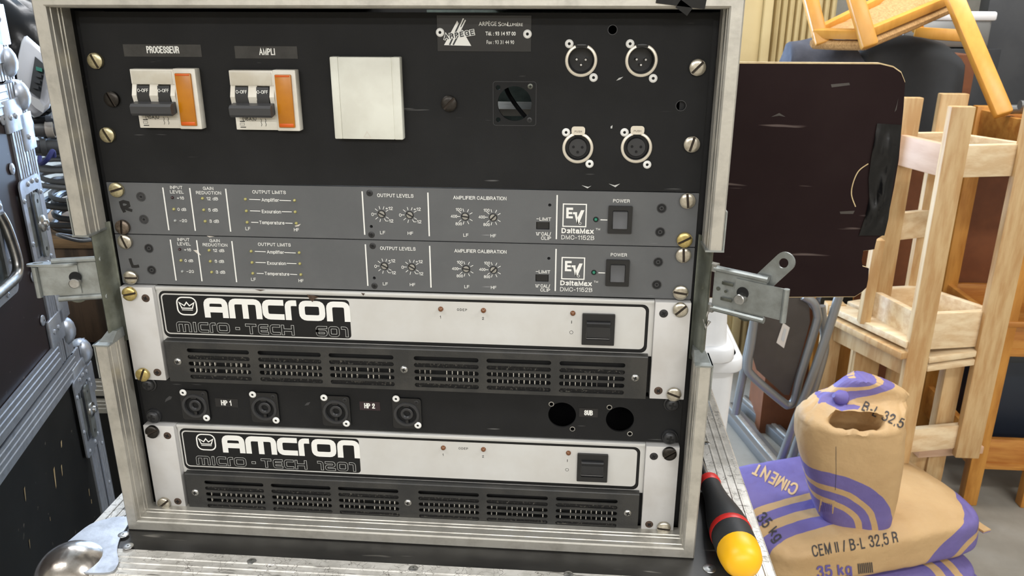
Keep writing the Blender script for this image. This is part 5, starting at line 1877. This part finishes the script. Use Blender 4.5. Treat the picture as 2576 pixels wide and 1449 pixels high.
part_bar('post', 'pine', st, (.985, 1.60, .61), (.99, 1.60, .86), .03, .03, up=(0, 1, 0))
# orange shelf unit
os_ = thing('shelf_unit', 'orange varnished pine shelf unit at the right edge', 'shelf')
X0, X1, Y0, Y1 = 1.40, 1.95, 1.64, 2.02
for x, y in ((X0, Y0), (X1, Y0), (X0, Y1), (X1, Y1), (1.575, Y0)):
    zt = 1.18 if x != 1.575 else .16
    part_bar('post', 'pine_orange', os_, (x, y, 0), (x, y, zt), .045, .035, up=(0, 1, 0))
for z0, z1 in ((.12, .225), (.50, .60), (1.09, 1.17)):
    zc = (z0 + z1) / 2
    part_bar('rail', 'pine_orange_rail', os_, (X0, Y0 + .012, zc), (X1, Y0 + .012, zc), .02, z1 - z0)
    part_bar('rail', 'pine_orange_rail', os_, (X0, Y1, zc), (X1, Y1, zc), .02, z1 - z0)
    part_bar('rail', 'pine_orange_rail', os_, (X0, Y0, zc), (X0, Y1, zc), .02, z1 - z0)
    B().span((X0, Y0, z0 + .01), (X1, Y1, z0 + .025)).done('shelf_board', 'pine_orange_rail', os_, smooth=False)
B().span((X0 - .03, Y0 - .02, .60), (X1, Y0 + .05, .618), bev=.003).done('ledge', 'pine_orange_rail', os_)
B().span((1.38, Y1 + .02, .35), (X1, Y1 + .03, 1.1)).done('back_board', 'hardboard', os_, smooth=False)
o = B().span((1.48, 1.74, .155), (1.9, 1.99, .44), bev=.008).done('storage_box', 'navy', None) if 'navy' in MATS else None
M('navy', (26, 34, 46), .5)
o = B().span((1.47, 1.74, .15), (1.9, 1.99, .46), bev=.008)
t = thing('storage_box', 'dark navy box inside the orange shelf unit', 'box')
o.done('tub', 'navy', t)
B().span((1.462, 1.732, .44), (1.908, 1.998, .468), bev=.006).done('lid', 'appliance_panel', t)
for k in range(3):
    o = B().tube([(1.38, 1.70 + .07 * k, 1.19 + .02 * (k % 2)), (1.95, 1.72 + .07 * k, 1.19 + .02 * (k % 2))], .013, 10).done('metal_tube', 'tube_grey')
    tag(o, ('nearest', 'middle', 'farthest')[k] + ' of the grey tubes lying on top of the orange shelf', 'tube', 'tubes on the shelf')

# upturned straw chair
ch = thing('straw_chair', 'upturned beech chair with a straw seat on the black cloth', 'chair')
c1, c2, c3, c4 = at(2047, 84, 1.82), at(2176, 86, 1.74), at(2402, -8, 1.98), at(2275, -30, 2.08)
b = B()
nrm = (c2 - c1).cross(c4 - c1).normalized()
if nrm.z < 0: nrm = -nrm
dn = -nrm * .03
NG = 14
grid0 = []
for i in range(NG + 1):
    row = []
    for j in range(NG + 1):
        u, v = i / NG, j / NG
        p_ = c1.lerp(c2, u).lerp(c4.lerp(c3, u), v)
        row.append(p_ + nrm * (.012 * noise.noise((u * 9, v * 9, 1)) - .004))
    grid0.append(row)
b.loft(grid0, closed=False)
b.done('straw_seat', 'straw', ch, angle=70)
for a, c in ((c1, c2), (c2, c3), (c3, c4), (c4, c1)):
    part_bar('seat_rail', 'beech', ch, a, c, .02, .026, up=nrm)
    b = B().tube([a + dn, a.lerp(c, .5) + dn * 1.05, c + dn], .014, 8)
    b.done('straw_edge', 'straw', ch)
for a, c, w_ in (((2068, 112, 1.81), (2008, -120, 1.90), .038), ((2188, 118, 1.72), (2118, -120, 1.80), .042), ((2385, -40, 1.86), (2525, 290, 1.66), .044), ((2290, -20, 2.1), (2310, 80, 2.12), .03)):
    part_bar('leg', 'beech', ch, at(*a), at(*c), w_, .034, up=(0, 1, 0), bev=.006)
part_bar('stretcher', 'beech', ch, at(2300, 82, 2.1), at(2425, 90, 2.06), .02, .035)
# cloths
def drape(name, mat, label, cat, pts_top, y0, zlow, depth, seed, amp=.015):
    b = B()
    nx, nz = 30, 18
    rows = []
    for j in range(nz + 1):
        v = j / nz
        row = []
        for i in range(nx + 1):
            u = i / nx
            f = u * (len(pts_top) - 1); k = min(int(f), len(pts_top) - 2)
            P_ = Vector(pts_top[k]).lerp(Vector(pts_top[k + 1]), f - k)
            if v < .25:                     # over the top, from back to front
                t_ = v / .25
                z = P_.z - .012 * (1 - t_) ** 2 - (.03 * t_ ** 3)
                y = y0 + depth * (1 - t_)
            else:
                t_ = (v - .25) / .75
                z = P_.z - .03 - t_ * (P_.z - zlow)
                y = y0 - .03 * t_ ** .5
            w_ = amp * (noise.noise((u * 5 + seed, v * 1.6, seed)) + .5 * sin(u * 17 + seed + v * 2)) * (.3 + v)
            row.append((P_.x + w_ * .5, y + w_, z + .4 * amp * noise.noise((u * 4, v * 4, seed + 4))))
        rows.append(row)
    b.loft(rows, closed=False)
    o = b.done(name, mat, None, angle=80)
    s = o.modifiers.new('thickness', 'SOLIDIFY'); s.thickness = .003; s.offset = -1
    return tag(o, label, cat)
drape('black_cloth', 'cloth_black', 'black cloth draped over a stack behind the straw chair', 'cloth', [at(2170, 110, 1.98), at(2200, 92, 1.98), at(2320, 88, 1.98), at(2405, 104, 1.98), at(2432, 130, 1.98)], 1.98, 1.07, .24, 2)
drape('denim_cloth', 'denim', 'dark blue denim cloth hanging beside the black cloth', 'cloth', [at(1976, 150, 1.93), at(1996, 100, 1.93), at(2060, 90, 1.93), at(2150, 98, 1.93), at(2182, 140, 1.93)], 1.93, 1.12, .08, 6, .012)
o = B().span((.84, 2.03, 0), (1.36, 2.23, 1.33)).done('covered_cabinet', 'hardboard', smooth=False)
tag(o, 'tall brown hardboard cabinet under the black cloth', 'cabinet')
t = thing('storage_box', 'small grey plastic box with a pale lid behind the straw chair', 'box')
B().span((1.22, 2.27, 1.34), (1.50, 2.42, 1.43), bev=.01).done('tub', 'tube_grey', t)
B().span((1.21, 2.265, 1.425), (1.51, 2.43, 1.455), bev=.008).done('lid', 'bin_white', t)
o = B().span((1.20, 2.26, 0), (1.54, 2.44, 1.338), bev=.004).done('pedestal', 'flat_black')
tag(o, 'dark pedestal carrying the small grey box', 'pedestal')
# black flat at the far right, beige partition
o = B().span((1.56, 2.45, 0), (2.5, 2.52, 1.9), bev=.004).done('stage_flat', 'flat_black')
tag(o, 'large matt black panel standing behind the orange shelf', 'panel')
bp = thing('folding_partition', 'beige pleated folding partition behind the rack at right', 'partition')
a = at(1845, 0, 2.7); c = at(1922, 0, 2.7); e = at(2030, 0, 2.7)
B().span((a.x - .35, 2.70, 0), (c.x, 2.74, 2.2), bev=.004).done('door_panel', 'beige', bp)
B().span((c.x, 2.68, 0), (c.x + .035, 2.74, 2.2), bev=.006).done('edge_post', 'beige', bp)
n = 9
xs = [c.x + .045 + (e.x + .12 - c.x - .045) * i / n for i in range(n + 1)]
for x0_, x1_ in zip(xs, xs[1:]):
    w_ = x1_ - x0_
    b = B().loft([[(x0_, 2.72, z), (x0_ + w_ * .2, 2.705, z), (x0_ + w_ * .5, 2.698, z), (x0_ + w_ * .8, 2.705, z), (x1_ - .001, 2.72, z), (x1_ - .001, 2.74, z), (x0_, 2.74, z)] for z in (0, 2.2)])
    b.done('pleat', 'beige', bp, angle=20)

# ================================================================== cement bags
from mathutils.bvhtree import BVHTree
def bag_mat(name, groups):
    m = bpy.data.materials.new(name)
    m.use_nodes = True
    N, L = m.node_tree.nodes, m.node_tree.links
    bs = N['Principled BSDF']
    tc = N.new('ShaderNodeTexCoord')
    nz = N.new('ShaderNodeTexNoise'); nz.inputs['Scale'].default_value = 16; nz.inputs['Detail'].default_value = 5
    L.new(tc.outputs['Object'], nz.inputs['Vector'])
    n3 = N.new('ShaderNodeTexNoise'); n3.inputs['Scale'].default_value = 14
    L.new(tc.outputs['Object'], n3.inputs['Vector'])
    wob = N.new('ShaderNodeVectorMath'); wob.operation = 'MULTIPLY_ADD'
    wob.inputs[1].default_value = (.012, .012, .012)
    L.new(n3.outputs['Color'], wob.inputs[0]); L.new(tc.outputs['Object'], wob.inputs[2])
    total = None
    for g in groups:
        prod = None
        for kind, vec, mask, ivs in g:
            if kind == 'r':
                a = N.new('ShaderNodeVectorMath'); a.operation = 'SUBTRACT'
                a.inputs[1].default_value = vec
                L.new(wob.outputs[0], a.inputs[0])
                b2 = N.new('ShaderNodeVectorMath'); b2.operation = 'MULTIPLY'
                b2.inputs[1].default_value = mask
                L.new(a.outputs[0], b2.inputs[0])
                c2 = N.new('ShaderNodeVectorMath'); c2.operation = 'LENGTH'
                L.new(b2.outputs[0], c2.inputs[0])
                val = c2.outputs['Value']
            else:
                a = N.new('ShaderNodeVectorMath'); a.operation = 'DOT_PRODUCT'
                a.inputs[1].default_value = vec
                L.new(wob.outputs[0], a.inputs[0])
                val = a.outputs['Value']
            acc = None
            for lo_, hi_ in ivs:
                q_ = N.new('ShaderNodeMath'); q_.operation = 'COMPARE'
                q_.inputs[1].default_value = (lo_ + hi_) / 2
                q_.inputs[2].default_value = (hi_ - lo_) / 2
                L.new(val, q_.inputs[0])
                if acc is None:
                    acc = q_.outputs[0]
                else:
                    x_ = N.new('ShaderNodeMath'); x_.operation = 'MAXIMUM'
                    L.new(acc, x_.inputs[0]); L.new(q_.outputs[0], x_.inputs[1])
                    acc = x_.outputs[0]
            if prod is None:
                prod = acc
            else:
                x_ = N.new('ShaderNodeMath'); x_.operation = 'MULTIPLY'
                L.new(prod, x_.inputs[0]); L.new(acc, x_.inputs[1])
                prod = x_.outputs[0]
        if total is None:
            total = prod
        else:
            x_ = N.new('ShaderNodeMath'); x_.operation = 'MAXIMUM'
            L.new(total, x_.inputs[0]); L.new(prod, x_.inputs[1])
            total = x_.outputs[0]
    k = N.new('ShaderNodeMix'); k.data_type = 'RGBA'
    k.inputs[6].default_value = (*lin((204, 170, 122)), 1); k.inputs[7].default_value = (*lin((188, 152, 106)), 1)
    L.new(nz.outputs['Fac'], k.inputs[0])
    pz = N.new('ShaderNodeMix'); pz.data_type = 'RGBA'
    pz.inputs[6].default_value = (*lin((122, 110, 166)), 1); pz.inputs[7].default_value = (*lin((100, 88, 148)), 1)
    L.new(nz.outputs['Fac'], pz.inputs[0])
    mx_ = N.new('ShaderNodeMix'); mx_.data_type = 'RGBA'
    L.new(total, mx_.inputs[0]); L.new(k.outputs[2], mx_.inputs[6]); L.new(pz.outputs[2], mx_.inputs[7])
    L.new(mx_.outputs[2], bs.inputs['Base Color'])
    bs.inputs['Roughness'].default_value = .62
    n2 = N.new('ShaderNodeTexNoise'); n2.inputs['Scale'].default_value = 22; n2.inputs['Detail'].default_value = 4
    L.new(tc.outputs['Object'], n2.inputs['Vector'])
    bu = N.new('ShaderNodeBump'); bu.inputs['Strength'].default_value = .4; bu.inputs['Distance'].default_value = .012
    L.new(n2.outputs['Fac'], bu.inputs['Height']); L.new(bu.outputs[0], bs.inputs['Normal'])
    MATS[name] = m
WOB = .006                                    # mean shift of the printed outlines
PW = 6.0
def lying_bag(label, cx, cy, z0, ang, hx, hy, h, mat, seed):
    t = thing('cement_bag', label, 'cement bag', (cx, cy, z0), ang, 'cement bags stacked at the right')
    b = B()
    bmesh.ops.create_cube(b.bm, size=2)
    bmesh.ops.subdivide_edges(b.bm, edges=b.bm.edges[:], cuts=40, use_grid_fill=True)
    hz = h / 2
    for v in b.bm.verts:
        c = v.co.copy()
        k = (abs(c.x) ** PW + abs(c.y) ** PW + abs(c.z) ** PW) ** (-1 / PW)
        q_ = Vector((c.x * k * hx, c.y * k * hy, c.z * k * hz))
        w_ = noise.noise((q_.x * 7 + seed, q_.y * 7, q_.z * 9)) * .010 + noise.noise((q_.x * 30, q_.y * 18 + seed, q_.z * 20)) * .004
        s = .3 + .7 * min(1, abs(c.x) ** 3 + .3 * abs(c.z) ** 2)
        if c.z > .2:
            q_.z -= .010 * abs(c.x) ** 6 + .006 * abs(c.y) ** 6
        if c.z > .5 and abs(c.x) < .8 and abs(c.y) < .8:
            w_ = min(w_, 0)
        q_ += Vector((c.x, c.y, c.z * .35)).normalized() * w_ * s
        q_.z = max(q_.z, -hz)
        v.co = q_ + Vector((0, 0, hz))
    # stitched end seams that stick out
    o = b.done('paper_sack', mat, t, angle=80)
    bs_ = B()
    pts = [(hx - .004 + .004 * noise.noise((i * .6, seed, 0)), -hy * .86 + hy * 1.72 * i / 14, hz * .9 + .012 * noise.noise((i * .4, seed, 2))) for i in range(15)]
    bs_.loft([[(x - .01, y, z + .004), (x + .012, y, z + .006), (x + .012, y, z - .001), (x - .01, y, z - .003)] for x, y, z in pts])
    bs_.done('end_seam', mat, t, angle=60)
    return t, o
bag_mat('bag_low', [[('r', (.05 + WOB, -.2, 0), (1, 1, 0), [(-1, .11), (.135, .16), (.185, 1)])]])
# purple end with pale slanting stripes; purple arcs at the front right corner
bag_mat('bag_mid', [[('l', (-.08, 1, 0), None, [(-.118, -.078), (-.045, -.010), (.016, 1)]), ('l', (1, 0, 0), None, [(-1, .03)])],
                    [('r', (.325, -.215, -.01), (1, .7, 1.45), [(-1, .055), (.082, .115), (.140, .215)])]])
CX, CY, CA = .885, 1.292, radians(19)
bag1, _o = lying_bag('lowest cement bag, mostly purple, flat on the floor at right', .885, 1.27, 0, radians(15), .305, .205, .122, 'bag_low', 3)
bag2, sack2 = lying_bag('middle cement bag lying flat with black CEM lettering along its front', CX, CY, .1225, CA, .315, .205, .132, 'bag_mid', 8)
def tree_of(o):
    return BVHTree.FromPolygons([v.co.copy() for v in o.data.vertices], [p_.vertices[:] for p_ in o.data.polygons])
T2 = tree_of(sack2)
def seen_text(body, px, py, wpx, hpx, ang, o, mat, name, bold=.15):
    # print laid on the sack where the photograph shows it: sight lines met with the paper
    tree = tree_of(o)
    par = o.parent
    iv = (Matrix.Translation(par.location) @ Matrix.Rotation(par.rotation_euler[2], 4, 'Z')).inverted()
    pr = Print(0.0)
    st, wd = stroke_layout(body, .3)
    for pts, c_ in st:
        q_ = []
        n_ = len(pts)
        for i in range(n_ if c_ else n_ - 1):
            a_, e_ = Vector(pts[i]), Vector(pts[(i + 1) % n_])
            k_ = max(1, int((e_ - a_).length / .16))
            q_ += [tuple(a_.lerp(e_, j / k_)) for j in range(k_)]
        if not c_:
            q_.append(pts[-1])
        pr.line([(a_ - wd / 2, b_ - .5) for a_, b_ in q_], bold, bool(c_))
    bb = pr.b.bm
    kill = []
    oc = iv @ CAM
    for v in bb.verts:
        x_, y_ = v.co.x / wd * wpx, v.co.z * hpx
        r_ = iv.to_3x3() @ ray(px + x_ * cos(ang) - y_ * sin(ang), py - (x_ * sin(ang) + y_ * cos(ang)))
        r_.normalize()
        h_ = tree.ray_cast(oc, r_)
        if h_[0] is None:
            kill.append(v)
        else:
            v.co = h_[0] + h_[1] * (.0012 if h_[1].dot(r_) < 0 else -.0012) * (1 if mat == 'kraft' else 1.5)
    bmesh.ops.delete(bb, geom=kill, context='VERTS')
    big_ = [f for f in bb.faces if max(e.calc_length() for e in f.edges) > .05]
    bmesh.ops.delete(bb, geom=big_, context='FACES')
    q_ = pr.b.done(name, mat, par, smooth=False, fix=False)
    q_['kind'] = 'stuff'
    return q_
seen_text('CEM II / B-L 32,5 R', 2150, 1369, 215, 25, radians(9.5), sack2, 'ink_black', 'printed_line')
seen_text('CIMENT', 1950, 1206, 118, 27, radians(152), sack2, 'kraft', 'printed_name', .2)
seen_text('35 kg', 1938, 1326, 76, 26, radians(-50), sack2, 'ink_black', 'printed_weight')
seen_text('35 kg', 2098, 1434, 84, 26, radians(6), sack2, 'ink_purple', 'printed_weight', .2)
seen_text('IIIIIIII', 2176, 1428, 34, 26, radians(6), sack2, 'ink_black', 'printed_barcode', .16)
# upright half-empty bag
ub = thing('cement_bag', 'half-empty crumpled cement bag standing upright on the flat bags', 'cement bag', (0, 0, 0), 0, 'cement bags stacked at the right')
yu = 1.18
levels = [(1350, 2086, 2254), (1330, 2072, 2260), (1280, 2056, 2272), (1200, 2034, 2288), (1140, 2022, 2298), (1105, 2022, 2300), (1085, 2028, 2296)]
NS = 96
def sring(cx, hx, yf, yb, zf, zb, pw, seed, amp, zamp, dip=0.0, ydip=0.0):
    out = []
    for i in range(NS):
        a = 2 * pi * i / NS
        c_, s_ = cos(a), sin(a)
        r = (abs(c_) ** pw + abs(s_) ** pw) ** (-1 / pw)
        d_ = 1 + amp * (noise.noise((c_ * 2.2 + seed, s_ * 2.2, zf * 14)) + .6 * noise.noise((c_ * 7, s_ * 7 + seed, zf * 34)))
        f = (s_ * r + 1) / 2
        g_ = max(0, 1 - abs((c_ + .16) / .52) ** 3) * max(0, -s_) ** .5 if (dip or ydip) else 0
        out.append(Vector((cx + hx * r * c_ * d_, (yf + yb) / 2 + ydip * g_ + (yb - yf) / 2 * r * s_ * d_, zf + dip * g_ + (zb - zf) * f + zamp * (noise.noise((c_ * 5 + seed, s_ * 5, zf * 9)) + .5 * noise.noise((c_ * 14, s_ * 14, seed))))))
    return out
rings = []
for j in range(len(levels) - 1):
    for f in (0, .25, .5, .75):
        py = levels[j][0] + (levels[j + 1][0] - levels[j][0]) * f
        l_ = levels[j][1] + (levels[j + 1][1] - levels[j][1]) * f
        r_ = levels[j][2] + (levels[j + 1][2] - levels[j][2]) * f
        a, c = at(l_, py, yu - .06), at(r_, py, yu - .06)
        z = (a.z + c.z) / 2
        t_ = (z - .255) / .3
        hy = .078 + .018 * min(1, t_ * 2)
        rings.append(sring((a.x + c.x) / 2, (c.x - a.x) / 2, yu + .015 - hy, yu + .015 + hy, z, z, 3.4 - 1.0 * min(1, max(0, t_)), 3, .015 + .05 * max(0, t_ - .6), .0))
zr = rings[-1][0].z
a, c = at(2028, 1085, yu - .06), at(2296, 1085, yu - .06)
rcx, rhx = (a.x + c.x) / 2, (c.x - a.x) / 2
for k_, (sx_, yf, yb, zf, zb, dp, yd) in enumerate(((1.0, -.085, .1, .006, .008, 0, 0), (.985, -.074, .10, .014, .016, 0, 0), (.975, -.066, .10, .016, .022, -.010, .0), (.96, -.058, .10, .018, .027, -.045, .03),
                                                    (.945, -.052, .10, .020, .031, -.11, .080), (.93, -.046, .10, .023, .035, -.07, .095), (.915, -.040, .10, .027, .038, .0, .05), (.90, -.032, .10, .031, .040, .014, -.006),
                                                    (.875, -.016, .10, .035, .042, .014, .0), (.855, .0, .10, .039, .045, .005, 0), (.84, .012, .095, .043, .048, 0, 0))):
    rings.append(sring(rcx + .004 * k_, rhx * sx_, yu + yf, yu + yb, zr + zf, zr + zb, 2.3, 5 + k_ * .25, .03, .007 if k_ < 8 else .004, dp, yd))
zf0 = zr + .052
zf1 = at(2170, 948, yu + .05).z
for f_, l_, r_ in ((0, 2078, 2286), (.3, 2096, 2274), (.55, 2110, 2256), (.75, 2122, 2236), (.9, 2134, 2214), (1, 2150, 2192)):
    py = 1005 + (948 - 1005) * f_
    a, c = at(l_, py, yu + .05), at(r_, py, yu + .05)
    z = zf0 + (zf1 - zf0) * f_
    rings.append(sring((a.x + c.x) / 2, (c.x - a.x) / 2, yu + .022, yu + .085, z, z, 2.4, 9, .05, .003))
b = B()
b.loft(rings)
C0 = at(2064, 1352, yu - .075)
zt_ = rings[-1][0].z
bag_mat('bag_up', [[('r', (C0.x + WOB, 0, C0.z + WOB), (1, 0, 1), [(-1, .088), (.104, .127), (.142, .180)]), ('l', (0, 1, 0), None, [(-9, yu + .06)]), ('l', (0, 0, 1), None, [(-1, zr - .03)])],
                   [('l', (-.30, 0, 1), None, [(zt_ - .295, zt_ - .277), (zt_ - .268, zt_ - .250), (zt_ - .240, 9)]), ('l', (0, 0, 1), None, [(zr + .045, 9)]), ('l', (0, 1, 0), None, [(yu - .02, 9)])]])
sack3 = b.done('paper_sack', 'bag_up', ub, angle=75)
T3 = tree_of(sack3)
seen_text('B-L 32,5', 2222, 1044, 108, 22, radians(-25), sack3, 'ink_black', 'printed_line')
B().lathe([(.010, 0), (.020, .012), (.018, .026), (.006, .04)], org=at(2130, 1006, yu + .02), axis=(-.8, -.2, .35), seg=12).done('twisted_corner', 'ink_purple', ub)
seen_text('I', 2080, 1276, .04, 40, radians(-8), sack3, 'kraft', 'barcode_patch', .9)
seen_text('IIIIII', 2080, 1276, 22, 22, radians(-8), sack3, 'ink_purple', 'barcode_bars', .12)
ln_ = B().tube([T3.ray_cast(Vector((at(2101, y_, yu - .07).x, .5, at(2101, y_, yu - .07).z)), Vector((0, 1, 0)))[0] or at(2101, y_, yu - .07) for y_ in range(1120, 1236, 8)], .0007, 5)
ln_.done('side_seam', 'ink_black', ub)
